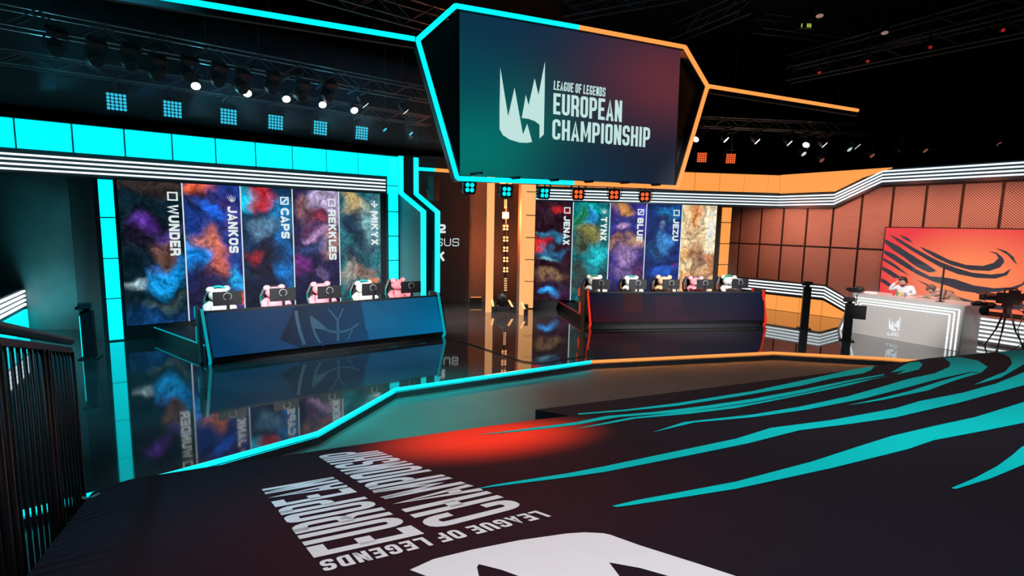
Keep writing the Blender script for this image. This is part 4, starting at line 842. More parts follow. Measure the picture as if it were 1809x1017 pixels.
WARMW, DPINK = fur('cream', (.86, .80, .74)), fur('pale_pink', (.95, .62, .62))
GREENF = fur('green', (.03, .38, .24))
TEALA = mat('teal_leather', (.01, .45, .42), .4); ORA = mat('orange_leather', (.75, .18, .05), .4)
def seats(A2, B2, n, d, bears, mons, accent, lr, rz):
    base = A2 * V3(1, 1, 0)
    for i, (px, py, m, m2, sc, turn, lab) in enumerate(bears):
        O_ = base - n * 1.42; P = vpl(O_, O_ + d, px - 7, py); P[2] = .25
        t = Thing('gaming_chair', lab[0], 'chair', P + (-n) * .06, rz, group=lr[0]); chair_parts(t, accent)
        t = Thing('teddy_bear', lab[1], 'plush toy', P + (-n) * .0, rz, group=lr[1]); bear_parts(t, m, m2, sc, turn, slump=.03 * (i % 2))
    for i, (px, py, lab) in enumerate(mons):
        O_ = base - n * .42; P = vpl(O_, O_ + d, px, py); hz_ = P[2] - .78; P[2] = .78
        t = Thing('monitor', lab, 'monitor', P, rz, group=lr[2]); monitor_parts(t, hz_)
rzL = math.atan2(dD[1], dD[0]); rzR = math.atan2(dR2[1], dR2[0])
ordn = ['first', 'second', 'third', 'fourth', 'fifth']
def labs(side, end, cols): return [('racing style gaming chair with %s wings, %s from the %s end of its desk' % (side[0], o, end), '%s teddy bear seated at the %s desk, %s from its %s end' % (c, side[1], o, end)) for o, c in zip(ordn, cols)]
LBs = labs(('teal', 'blue'), 'near', ['white and teal plush', 'pink plush', 'pink plush', 'white and teal plush', 'pink plush'])
seats(TA, TB, nD, dD, [(392, 530, WHITEF, WARMW, TEALF, .25, LBs[0]), (490, 522, PINK, DPINK, None, .15, LBs[1]), (571, 516, PINK, DPINK, None, .1, LBs[2]), (646, 512, WHITEF, WARMW, TEALF, .2, LBs[3]), (707, 507, PINK, DPINK, None, .3, LBs[4])],
      [(x, y, 'black monitor seen from behind on the blue desk, %s from its near end' % o) for (x, y), o in zip([(402, 527), (500, 520), (582.5, 516), (659, 511), (726.5, 507)], ordn)], TEALA,
      ('chairs at the blue desk', 'plush bears at the blue desk', 'monitors on the blue desk'), rzL)
RBs = labs(('orange', 'navy'), 'left', ['white and green plush', 'white and green plush', 'tan plush', 'pink and white plush', 'white and green plush'])
seats(RTA, RTB, nR2, dR2, [(1054, 500, WHITEF, WARMW, GREENF, -.2, RBs[0]), (1119, 500, WHITEF, WARMW, GREENF, .2, RBs[1]), (1176, 500, TAN, WARMW, None, -.3, RBs[2]), (1232, 500, PINK, WARMW, None, -.2, RBs[3]), (1290, 500, WHITEF, WARMW, GREENF, -.3, RBs[4])],
      [(x, y, 'black monitor seen from behind on the navy desk, %s from its left end' % o) for (x, y), o in zip([(1062, 502), (1127, 502), (1186, 502), (1246, 502), (1308, 501)], ordn)], ORA,
      ('chairs at the navy desk', 'plush bears at the navy desk', 'monitors on the navy desk'), rzR)
# ------------------------------------------------------------------ trusses and lamps
def unit_cyl(name, m, n=6):
    mb = MB(); mb.cyl((0, 0, 0), (0, 0, 1), 1.0, n); me = bpy.data.meshes.new(name); me.from_pydata(mb.v, [], mb.f); me.materials.append(m); return me
BRACE = unit_cyl('brace', TRUSSM); CHORD = unit_cyl('chord', TRUSSM, 8)
TRD = mat('dark_truss_metal', (.03, .032, .036), .5, .5); BRACE_D = unit_cyl('brace', TRD); CHORD_D = unit_cyl('chord', TRD, 8)
def rod(name, me, a, b2, r, parent):
    o = bpy.data.objects.new(name, me); col.objects.link(o); o.parent = parent
    a = Vector(a); b2 = Vector(b2); d = b2 - a; q = d.to_track_quat('Z', 'Y')
    o.matrix_local = Matrix.Translation(a) @ q.to_matrix().to_4x4() @ Matrix.Diagonal((r, r, d.length, 1)); return o
def truss(lab, A, B, h=.3, step=.5, r=.025, r2=.012, dark=False):
    CHORD, BRACE = (CHORD_D, BRACE_D) if dark else (globals()['CHORD'], globals()['BRACE'])
    A = np.array(A, float); B = np.array(B, float); t = Thing('truss', lab, 'truss', A); d = unit(B - A); n = unit(np.cross(d, UP)); u = np.cross(n, d); L = np.linalg.norm(B - A)
    cs = [n * h / 2 + u * h / 2, -n * h / 2 + u * h / 2, -n * h / 2 - u * h / 2, n * h / 2 - u * h / 2]
    for c in cs: rod('chord', CHORD, c, d * L + c, r, t.o)
    k_ = int(L / step)
    for i in range(k_):
        a, b2 = d * L * i / k_, d * L * (i + 1) / k_
        for f, g in ((0, 3), (1, 2)):
            p, q = (cs[f], cs[g]) if i % 2 == 0 else (cs[g], cs[f]); rod('brace', BRACE, a + p, b2 + q, r2, t.o)
    for k_ in (.12, .5, .88):
        e = d * L * k_; rod('hanger', BRACE, e + u * h / 2, V3(e[0], e[1], 10.99 - A[2]), .008, t.o)
    return t
def aim(loc, target):
    return (Vector(target) - Vector(loc)).to_track_quat('-Y', 'Z').to_matrix().to_4x4()
def fixture(name, lab, cat, loc, target, build, group, hang=None, M=None):
    t = Thing(name, lab, cat, loc, group=group); Mx = aim(loc, target)
    for part, mb, m in build():
        mb.v = [tuple(Mx @ Vector(v)) for v in mb.v]; po = t.l(part, mb, m, smooth=False)
        if part == 'lens_array': po['kind'] = 'stuff'
    if hang is not None:
        h = np.array(hang) - np.array(loc); mb = MB(); mb.cyl((0, 0, .06), h, .016, 6); cb = (NR if loc[0] > 1.2 and loc[1] > 13 else NL) * .42; mb.cyl(h - cb, h + cb, .03, 6); t.l('clamp', mb, DARK)
    return t
def blinder(size, lens):
    def f():
        s = size / 2; r = []
        mb = MB(); mb.abox(-s - .02, .0, -s - .02, s + .02, .12, s + .02); r.append(('housing', mb, DARK))
        mb = MB(); p = size / 5
        for i in range(5):
            for j in range(5): mb.ell((-s + p * (i + .5), -.002, -s + p * (j + .5)), (p * .46, .02, p * .46), 8, 4)
        r.append(('lens_array', mb, lens))
        mb = MB(); mb.tube([(-s - .03, .06, 0), (-s - .05, .06, s + .1), (0, .06, s + .14), (s + .05, .06, s + .1), (s + .03, .06, 0)], .012, 6); r.append(('yoke', mb, DARK))
        return r
    return f
def par(lens, r=.11, L=.28):
    def f():
        out = []
        mb = MB(); mb.tube([(0, 0, 0), (0, L * .6, 0), (0, L, 0)], [r, r * .95, r * .45], 14); out.append(('housing', mb, DARK))
        mb = MB(); mb.cyl((0, -.004, 0), (0, .01, 0), r * .9, 14); out.append(('lens', mb, lens))
        mb = MB(); mb.tube([(-r - .02, L * .4, 0), (-r - .03, L * .4, r + .1), (0, L * .4, r + .14), (r + .03, L * .4, r + .1), (r + .02, L * .4, 0)], .012, 6); out.append(('yoke', mb, DARK))
        return out
    return f
def mover(lens, k_=1.0):
    def f():
        out = []
        mb = MB(); mb.tube([(0, -.16 * k_, 0), (0, -.05 * k_, 0), (0, .12 * k_, 0), (0, .2 * k_, 0)], [.12 * k_, .15 * k_, .14 * k_, .08 * k_], 14); out.append(('head', mb, DARK))
        mb = MB(); mb.cyl((0, -.168 * k_, 0), (0, -.15 * k_, 0), .1 * k_, 14); out.append(('lens', mb, lens))
        mb = MB(); mb.tube([(-.17 * k_, 0, -.02), (-.19 * k_, 0, .15 * k_), (-.15 * k_, 0, .24 * k_), (.15 * k_, 0, .24 * k_), (.19 * k_, 0, .15 * k_), (.17 * k_, 0, -.02)], .022 * k_, 8); out.append(('yoke', mb, DARK))
        mb = MB(); mb.abox(-.15 * k_, -.13 * k_, .25 * k_, .15 * k_, .13 * k_, .36 * k_); out.append(('base', mb, DARK))
        return out
    return f
def quadhead(lens):
    def f():
        out = []
        mb = MB(); mb.prism([(-.13, 0, -.10), (-.10, 0, -.13), (.10, 0, -.13), (.13, 0, -.10), (.13, 0, .10), (.10, 0, .13), (-.10, 0, .13), (-.13, 0, .10)], (0, .12, 0)); out.append(('housing', mb, DARK))
        mb = MB()
        for i in (-1, 1):
            for j in (-1, 1): mb.ell((i * .05, -.002, j * .05), (.045, .02, .045), 10, 4)
        out.append(('lens_array', mb, lens))
        mb = MB(); mb.tube([(-.15, .06, -.05), (-.17, .06, .16), (0, .06, .22), (.17, .06, .16), (.15, .06, -.05)], .015, 6); out.append(('yoke', mb, DARK))
        return out
    return f
# left: two trusses parallel to the cyan wall
def on(F, o, x, y): return vpl(F(0, 0, o), F(1, 0, o), x, y)
ta, tb_ = on(LW, 1.6, -60, 10), on(LW, 1.6, 775, 175); zz = (ta[2] + tb_[2]) / 2
truss('long lighting truss above the cyan team wall, carrying the white lamps', V3(ta[0], ta[1], zz), V3(tb_[0], tb_[1], zz), .34, .45)
z2 = on(LW, .35, 400, 160)[2]; a_ = LW(-4, z2, .35); b_ = LW(7.9, z2, .35)
truss('lower lighting truss just above the cyan tiles, carrying the square blue lamps', a_, b_, .26, .45, .02, .01)
ta2, tb2 = on(LW, 3.0, 180, 20), on(LW, 3.0, 800, 128)
truss('higher bare truss behind the long cyan light bar', V3(ta2[0], ta2[1], 7.9), V3(tb2[0], tb2[1], 7.9), .45, .6)
for i, (x, y) in enumerate([(206, 180), (305, 193), (404, 206), (487, 216), (566, 226), (639, 235)]):
    P = on(LW, .6, x, y); fixture('blinder_lamp', 'square blue lamp with a grid of lenses, %s from the left' % (ordn + ['sixth'])[i], 'stage lamp', P, P + NL * 3 - UP * .55, blinder(.36, BLUEL), 'square blue lamps over the cyan wall', V3(P[0], P[1], z2 - .184) - NL * .2)
WL = [(346, 152), (437, 165), (506, 175), (570, 185), (626, 195), (646, 186), (717, 197)]
for i, (x, y) in enumerate(WL):
    P = on(LW, 1.6, x, y); fixture('par_lamp', 'lit white lamp under the left truss, %s along it from the left' % ['first', 'second', 'third', 'fourth', 'fifth', 'sixth', 'seventh'][i], 'stage lamp', P, P + NL * (2.2 if i < 5 else .3) - UP * 2.2 + DL * (0 if i < 5 else 2), par(PARW, .10), 'white lamps over the cyan wall', V3(P[0], P[1], zz - .229))
    spot('stage_lamp', P + NL * .1 - UP * .12, P + NL * 3 - UP * 5, (.5, .85, 1.0), 60, 50, .6, .1)
DKL = mat('dark_lens', (.02, .03, .04), .1)
for i, (x, y) in enumerate([(98, 82), (168, 100), (228, 108), (275, 126), (330, 128), (383, 138), (425, 150), (478, 152), (530, 165), (577, 165)]):
    P = on(LW, 1.95, x, y + 2); fixture('moving_head', 'unlit moving head lamp hung from the left truss, number %s along it' % ['one', 'two', 'three', 'four', 'five', 'six', 'seven', 'eight', 'nine', 'ten'][i], 'stage lamp', P, P + NL * 2 - UP * 1.6 + DL * .5, mover(DKL, .95), 'unlit moving heads over the cyan wall', V3(P[0], P[1], zz - .229))
for i, (x, y) in enumerate([(680, 229), (726, 236)]):
    P = on(LW, .6, x, y); fixture('par_lamp', 'small blue lit lamp right of the square blue lamps, %s of two' % ordn[i], 'stage lamp', P, P + NL * 1 - UP * 1.5 + DL * 1.0, par(BLUEL, .08, .2), 'small blue lamps', V3(P[0], P[1], z2 - .184))
for x0, x1, y in ((45, 100, 58), (80, 155, 62), (180, 225, 80), (300, 335, 98), (140, 160, 132)):
    pass
for s_ in (-1.0, 1.8, 4.6): spot('truss_glow', LW(s_, 5.35, .9), LW(s_ + .8, 6.6, 1.5), (.1, .75, 1.0), 35, 130, 1.0, .1)
for s_ in (6.5, 9.5): spot('truss_glow', RW(s_, 5.3, .7), RW(s_, 6.6, 1.0), (1.0, .5, .35), 25, 130, 1.0, .1)
# right truss
rz_ = on(RW, 1.0, 1380, 222); tr_a = V3(*(RW(1.5, rz_[2], 1.0))); tr_b = RW(17.5, rz_[2], 1.0)
truss('lighting truss above the orange team wall', tr_a, tr_b, .3, .45)
words = ['first', 'second', 'third', 'fourth', 'fifth', 'sixth', 'seventh', 'eighth', 'ninth', 'tenth']
for i, (x, y) in enumerate([(1229, 246), (1283, 247), (1338, 250), (1395, 253), (1424, 256), (1457, 256), (1515, 259)]):
    P = on(RW, 1.0, x, y); sd = -1 if i in (0, 4) else 1
    fixture('par_lamp', 'lit white lamp under the right truss, %s along it' % words[i], 'stage lamp', P, P + NR * .9 - UP * 1.6 + DR * 1.4 * sd, par(PARW, .115), 'white lamps over the orange wall', V3(P[0], P[1], rz_[2] - .209))
    if i % 2 == 0: spot('stage_lamp', P + NR * .1 - UP * .15, P + NR * 3 - UP * 5, (1.0, .8, .6), 60, 50, .6, .1)
for i, (x, y) in enumerate([(1420, 272), (1501, 264), (1452, 283), (1541, 275), (1635, 266), (1765, 254)]):
    P = on(RW, .6, x, y); fixture('par_lamp', 'dim lamp hung low beside the right truss, %s along it' % words[i], 'stage lamp', P, P + NR * 1.2 - UP * 1.2 + DR * .4, par(glow('dim_white', (.6, .7, .75), .8) if i < 2 else glow('dim_red', (.6, .2, .12), .35), .10), 'dim lamps over the orange wall', V3(P[0], P[1], rz_[2] - .209))
for i, (x, y) in enumerate([(1240, 278), (1291, 280)]):
    P = on(RW, .5, x, y); fixture('blinder_lamp', 'square red lamp with a grid of lenses, %s' % ('nearer the hanging screen' if i == 0 else 'farther from the hanging screen'), 'stage lamp', P, P + NR * 3 - UP * .3 - DR * .6, blinder(.32, REDL), 'square red lamps over the orange wall', V3(P[0], P[1], rz_[2] - .209))
for i, (x, y) in enumerate([(1590, 245), (1652, 243), (1720, 235), (1785, 232)]):
    P = on(RW, 1.0, x, y + 20); fixture('moving_head', 'unlit moving head lamp at the dark end of the right truss, %s of four' % words[i], 'stage lamp', P, P + NR * 2 - UP * 1.6, mover(DKL, 1.0), 'unlit moving heads over the orange wall', V3(P[0], P[1], rz_[2] - .209))
# lamps hung under the hanging screen
zl_ = spx(1000, 325)[2]
for i, (x, y) in enumerate([(830, 331), (895, 338), (962, 341), (1022, 343), (1085, 344), (1139, 347)]):
    P = spx(x, y, -.05); fixture('quad_lamp', 'four-lens %s lamp under the hanging screen, %s from the left' % ('cyan' if i < 3 else 'orange', words[i]), 'stage lamp', P, P - NS * -3 - UP * .3 - DS * (0 if i < 3 else 1.2 * (i - 2)), quadhead(CYAN2 if i < 3 else REDL), 'lamps under the hanging screen', V3(P[0], P[1], P[2] + .26))
# ceiling beams and trusses, upper right
for i, (p, q, z) in enumerate([((1190, 60), (1320, 5), 8.6), ((1395, 112), (1830, -5), 8.2), ((1395, 132), (1830, 40), 7.6), ((1000, 20), (1420, -60), 9.0), ((1340, 40), (1500, 60), 8.8)]):
    truss('dark ceiling truss over the right of the hall, %s' % ['behind the screen corner', 'upper of the long pair', 'lower of the long pair', 'nearest the screen top', 'short cross piece'][i], fl(*p, z), fl(*q, z), .4, .6, .03, .015, dark=True)
for i, (x, y) in enumerate([(1447, 127), (1532, 107), (1642, 82), (1770, 52)]):
    P = fl(x, y, 7.4); fixture('moving_head', 'dark moving head with a red lens under the ceiling truss, %s from the screen' % words[i], 'stage lamp', P, P + V3(-1, -3, -2), mover(glow('red_pilot', (.8, .03, .02), .4), .4), 'red pilot moving heads', V3(P[0], P[1], 10.98))
for i, (x, y) in enumerate([(1448, 28), (1563, 58)]):
    P = fl(x, y, 8.0); fixture('par_lamp', 'faint pinkish ceiling lamp, %s' % ('left one' if i == 0 else 'right one'), 'stage lamp', P, P + V3(-.2, -.5, -2), par(glow('faint_pink', (.8, .45, .4), .35), .09), 'faint ceiling lamps', V3(P[0], P[1], 10.98))
P = fl(1425, 45, 7.9); t = Thing('status_display', 'tiny yellow green indicator display high under the ceiling', 'display', P)
mb = MB(); mb.box(P + V3(0, .03, 0), (.16, 0, 0), (0, .03, 0), (0, 0, .07)); t.w('case', mb, BLACK)
mb = MB(); YG = glow('yellow_green', (.65, .9, .1), .6)
for dx in (-.12, .02, .06, .10): mb.box(P + V3(dx, -.003, 0), (.012, 0, 0), (0, .003, 0), (0, 0, .045))
t.w('digits', mb, YG)
# ------------------------------------------------------------------ light tower and floor lamps between the orange fins
tw = RW((sR + sR1) / 2 + .02, 0, .55); t = Thing('light_tower', 'upright tower of glowing amber lamp cells between the orange fins', 'light tower', tw)
TPl = (tw, tw + DR)
mb = MB(); mb.cyl(tw, tw + UP * 4.3, .03, 8); t.w('mast', mb, DARK)
for y in (402, 422, 440, 458, 476, 380):
    P = vpl(*TPl, 893, y); mb = MB(); mb.box(P, DR * .11, NR * .05, UP * .11); hs_ = t.w('lamp_case', mb, DARK); mb = MB()
    for i in (-1, 1):
        for j in (-1, 1): mb.ell(P + NR * .055 + DR * .05 * i + UP * .05 * j, (.04, .03, .04), 8, 5)
    t.w('lamp_cells', mb, BLAZE if y == 380 else AMBER, hs_)['kind'] = 'stuff'
for y0, y1 in ((352, 368), (490, 514)):
    A_, B_ = vpl(*TPl, 893, y1), vpl(*TPl, 893, y0); mb = MB(); mb.box((A_ + B_) / 2, DR * .05, NR * .03, (B_ - A_) / 2); hs_ = t.w('cell_bar', mb, DARK); mb = MB()
    for k_ in range(6):
        for i in (-1, 1): mb.ell(A_ + (B_ - A_) * (k_ + .5) / 6 + NR * .035 + DR * .025 * i, (.022, .02, .022), 6, 4)
    t.w('lamp_cells', mb, AMBER, hs_)['kind'] = 'stuff'
P = vpl(*TPl, 893, 381); spot('tower_blaze', P + NR * .15, P + NR * 3, (1.0, .35, .12), 60, 150, 1, .1)
l = bpy.data.lights.new('tower_glow', 'POINT'); l.energy = 420; l.color = (1, .20, .05); l.shadow_soft_size = .1; lo_ = bpy.data.objects.new('tower_glow', l); col.objects.link(lo_); lo_.location = P + NR * .22
fb = fl(888, 549); t = Thing('moving_head', 'black moving head standing on the floor before the light tower', 'stage lamp', fb, group='floor lamps')
mb = MB(); mb.abox(-.24, -.18, 0, .24, .18, .16); t.l('base', mb, BLACK); mb = MB(); mb.ell((0, 0, .42), (.19, .19, .2), 14, 10); t.l('head', mb, DARK, smooth=True)
mb = MB(); mb.tube([(-.22, 0, .42), (-.24, 0, .2), (-.15, 0, .16), (.15, 0, .16), (.24, 0, .2), (.22, 0, .42)], .03, 8); t.l('yoke', mb, BLACK); mb = MB(); mb.cyl((.02, -.17, .5), (.03, -.2, .52), .06, 12); t.l('lens', mb, DKL)
for i, (x, y, lean, lb) in enumerate([(872, 551, 0, 'left of the'), (908, 552, .12, 'close right of the'), (929, 556, .1, 'by the tile column beyond the')]):
    P = fl(x, y); t = Thing('floor_light', 'small floor light with an amber bar, %s black moving head' % lb, 'floor light', P, group='amber floor lights')
    mb = MB(); mb.abox(-.07, -.06, 0, .07, .06, .34); t.l('case', mb, BLACK); mb = MB(); mb.prism([(-.05 - lean * .3, -.075, .2), (.02 - lean * .3, -.075, .2), (-.02 - lean, -.075, .42), (-.09 - lean, -.075, .42)], (0, .02, 0)); t.l('light_line', mb, AMBER)
# speaker and aerial box on the second cyan fin
P = LW(7.86, 3.62, .75); t = Thing('loudspeaker', 'black loudspeaker standing on the shoulder of the cyan fin', 'loudspeaker', P)
mb = MB(); mb.box(P + UP * .3, DL * .10, NL * .16, UP * .36); t.w('cabinet', mb, BLACK); mb = MB(); mb.box(P + UP * .3 + NL * .17, DL * .09, NL * .008, UP * .34); t.w('grille', mb, DARK)
P2 = LW(7.80, 3.5, .45); mb = MB(); mb.cyl(P2, P2 + UP * .75, .02, 6); mb.box(P2 + UP * .35 + NL * .08, DL * .05, NL * .09, UP * .03); t.w('bracket', mb, BLACK)
# ------------------------------------------------------------------ post stands with small cameras
def post(lab, px, py, h, light, rz):
    P = fl(px, py); t = Thing('camera_post', lab, 'post', P, rz)
    mb = MB(); mb.abox(-.10, -.07, 0, .10, .07, h); t.l('column', mb, DARK); mb = MB(); mb.abox(-.17, -.15, 0, .17, .15, .02); t.l('foot', mb, BLACK)
    mb = MB(); mb.abox(-.05, -.05, h, .05, .05, h + .06); mb.box((-.02, -.02, h + .11), (.11, .02, 0), (-.02, .09, 0), (0, .01, .05)); mb.abox(-.16, -.1, h + .04, .02, -.02, h + .10); t.l('camera', mb, BLACK)
    if light: mb = MB(); mb.abox(-.115, -.075, .05, -.100, -.03, h - .1); t.l('light_edge', mb, light)
    return t
post('black camera post standing by the railing with a cyan edge', 160, 632, .98, CYAN2, .4)
post('black camera post standing before the low orange wall', 1420, 580, 1.24, None, -.3)
tq = post('black camera post with a small monitor before the pale caster desk', 1495, 601, 1.0, None, -.5)
mb = MB(); mb.abox(.07, -.18, .62, .36, -.14, .98); tq.l('small_monitor', mb, BLACK); mb = MB(); mb.abox(.1, -.14, .75, .13, .0, .8); tq.l('bracket', mb, BLACK)
# ------------------------------------------------------------------ things on and by the caster desk
rzC = math.atan2(dC[1], dC[0])
def on_desk(px, py, back):      # local place above the desk: px picks the place along the desk at depth back
    O_ = CW(0, 0, -back); P = vpl(O_, O_ + dC, px, py); P[2] = HC + .03; return P
P = on_desk(1512, 520, .25); t = Thing('cable_bundle', 'black camera with loose cables on the left end of the caster desk', 'camera', P, rzC)
mb = MB(); mb.abox(-.16, -.1, .0, .1, .1, .12); mb.ell((.05, 0, .1), (.16, .12, .09), 10, 7); t.l('body', mb, BLACK); mb = MB(); mb.cyl((-.16, 0, .08), (-.26, -.02, .07), .05, 10); t.l('lens', mb, DARK)
mb = MB(); mb.tube([(.1, -.1, .06), (.2, -.2, .03), (.16, -.26, -.05), (.17, -.27, -.3)], .015, 6); t.l('cable', mb, BLACK)
P = on_desk(1738, 545, .15); t = Thing('black_cloth', 'crumpled black cloth lying over the right end of the caster desk', 'cloth', P, rzC)
mb = MB()
rr = random.Random(3)
for k_ in range(7): mb.ell((rr.uniform(-.2, .2), rr.uniform(-.1, .1), .04 + rr.uniform(0, .06)), (rr.uniform(.07, .14), rr.uniform(.06, .1), rr.uniform(.04, .07)), 10, 7)
mb.ell((.05, -.14, -.06), (.10, .05, .12), 10, 7); t.l('heap', mb, BLACK, smooth=True)
P = on_desk(1538, 527, .5); t = Thing('paper_stack', 'white stack of papers on the caster desk', 'papers', P, rzC + .2); mb = MB(); mb.abox(-.16, -.11, 0, .16, .11, .03); t.l('stack', mb, PRINTW); mb = MB(); mb.abox(-.15, -.1, .031, .14, .1, .036); t.l('sheet', mb, PRINTW)
for i, (px, c, lb, kind) in enumerate([(1578, (.7, .05, .06), 'red', 0), (1584, (.05, .35, .12), 'green', 1), (1591, (.75, .55, .08), 'yellow', 1), (1598, (.1, .3, .5), 'blue', 1)]):
    P = on_desk(px, 527, .55); t = Thing('drink_can' if kind == 0 else 'toy_figure', 'small %s %s on the caster desk before the man in white' % (lb, 'can' if kind == 0 else 'toy'), 'can' if kind == 0 else 'toy', P, rzC); mm_ = mat('toy_' + lb, c, .35)
    if kind == 0:
        mb = MB(); mb.tube([(0, 0, 0), (0, 0, .01), (0, 0, .11), (0, 0, .125)], [.028, .033, .033, .025], 12); t.l('can', mb, mm_, smooth=True); mb = MB(); mb.cyl((0, 0, .125), (0, 0, .128), .024, 12); t.l('lid', mb, TRUSSM)
    else:
        mb = MB(); mb.ell((0, 0, .035), (.028, .025, .035), 10, 7); t.l('body', mb, mm_, smooth=True); mb = MB(); mb.ell((0, 0, .085), (.026, .025, .025), 10, 7); t.l('head', mb, mm_, smooth=True)
        for s in (-1, 1): mb = MB(); mb.ell((s * .02, 0, .108), (.009, .008, .012), 6, 5); t.l('ear', mb, mm_)
# clear divider between the casters
gA = on_desk(1606, 520, .62); gB = on_desk(1661, 530, .30); t = Thing('clear_divider', 'clear divider pane with a slim black post between the two casters', 'divider', gB)
GL = mat('clear_sheet', (.4, .42, .45), .05, alpha=.04, var=.01)
top_ = up_h(gB, 1664, 470); mb = MB(); mb.prism([gA, gB, V3(gB[0], gB[1], top_), V3(gA[0], gA[1], top_)], nC * .006); t.w('pane', mb, GL)
mb = MB(); mb.box(V3(gB[0], gB[1], (HC + .03 + top_) / 2), dC * .018, nC * .012, UP * (top_ - HC - .03) / 2); t.w('post', mb, BLACK); mb = MB(); mb.box(gB + UP * .006, dC * .08, nC * .08, UP * .006); t.w('foot', mb, BLACK)
# ------------------------------------------------------------------ people
SKIN = mat('skin', (.62, .36, .27), .5, var=.06); HAIRD = mat('dark_hair', (.03, .022, .02), .6); HAIRB = mat('brown_hair', (.14, .07, .035), .6)
def skin_mesh(name, joints, edges, m, parent, root, sub=2):
    me = bpy.data.meshes.new(name); keys = list(joints); idx = {k_: i for i, k_ in enumerate(keys)}
    me.from_pydata([joints[k_][0] for k_ in keys], [(idx[a], idx[b2]) for a, b2 in edges], []); me.materials.append(m)
    o = bpy.data.objects.new(name, me); col.objects.link(o); o.parent = parent
    md = o.modifiers.new('skin', 'SKIN'); md.use_smooth_shade = True
    if not me.skin_vertices: me.attributes.new('skin', 'FLOAT_VECTOR', 'POINT') if False else None
    return o, idx, md
def skinned(name, joints, edges, m, parent, root, sub=2):
    # built with the skin operator data layer through bmesh
    bm = bmesh.new(); ly = bm.verts.layers.skin.verify(); vs = {}
    for k_, (p, r) in joints.items():
        v = bm.verts.new(p); v[ly].radius = (r, r) if not hasattr(r, '__len__') else r; v[ly].use_root = (k_ == root); vs[k_] = v
    for a, b2 in edges: bm.edges.new((vs[a], vs[b2]))
    me = bpy.data.meshes.new(name); bm.to_mesh(me); bm.free(); me.materials.append(m)
    o = bpy.data.objects.new(name, me); col.objects.link(o); o.parent = parent
    md = o.modifiers.new('skin', 'SKIN'); md.use_smooth_shade = True
    sd = o.modifiers.new('subsurf', 'SUBSURF'); sd.levels = sub; sd.render_levels = sub
    return o
def lerp(a, b2, k_): return tuple(a[i] * (1 - k_) + b2[i] * k_ for i in range(3))
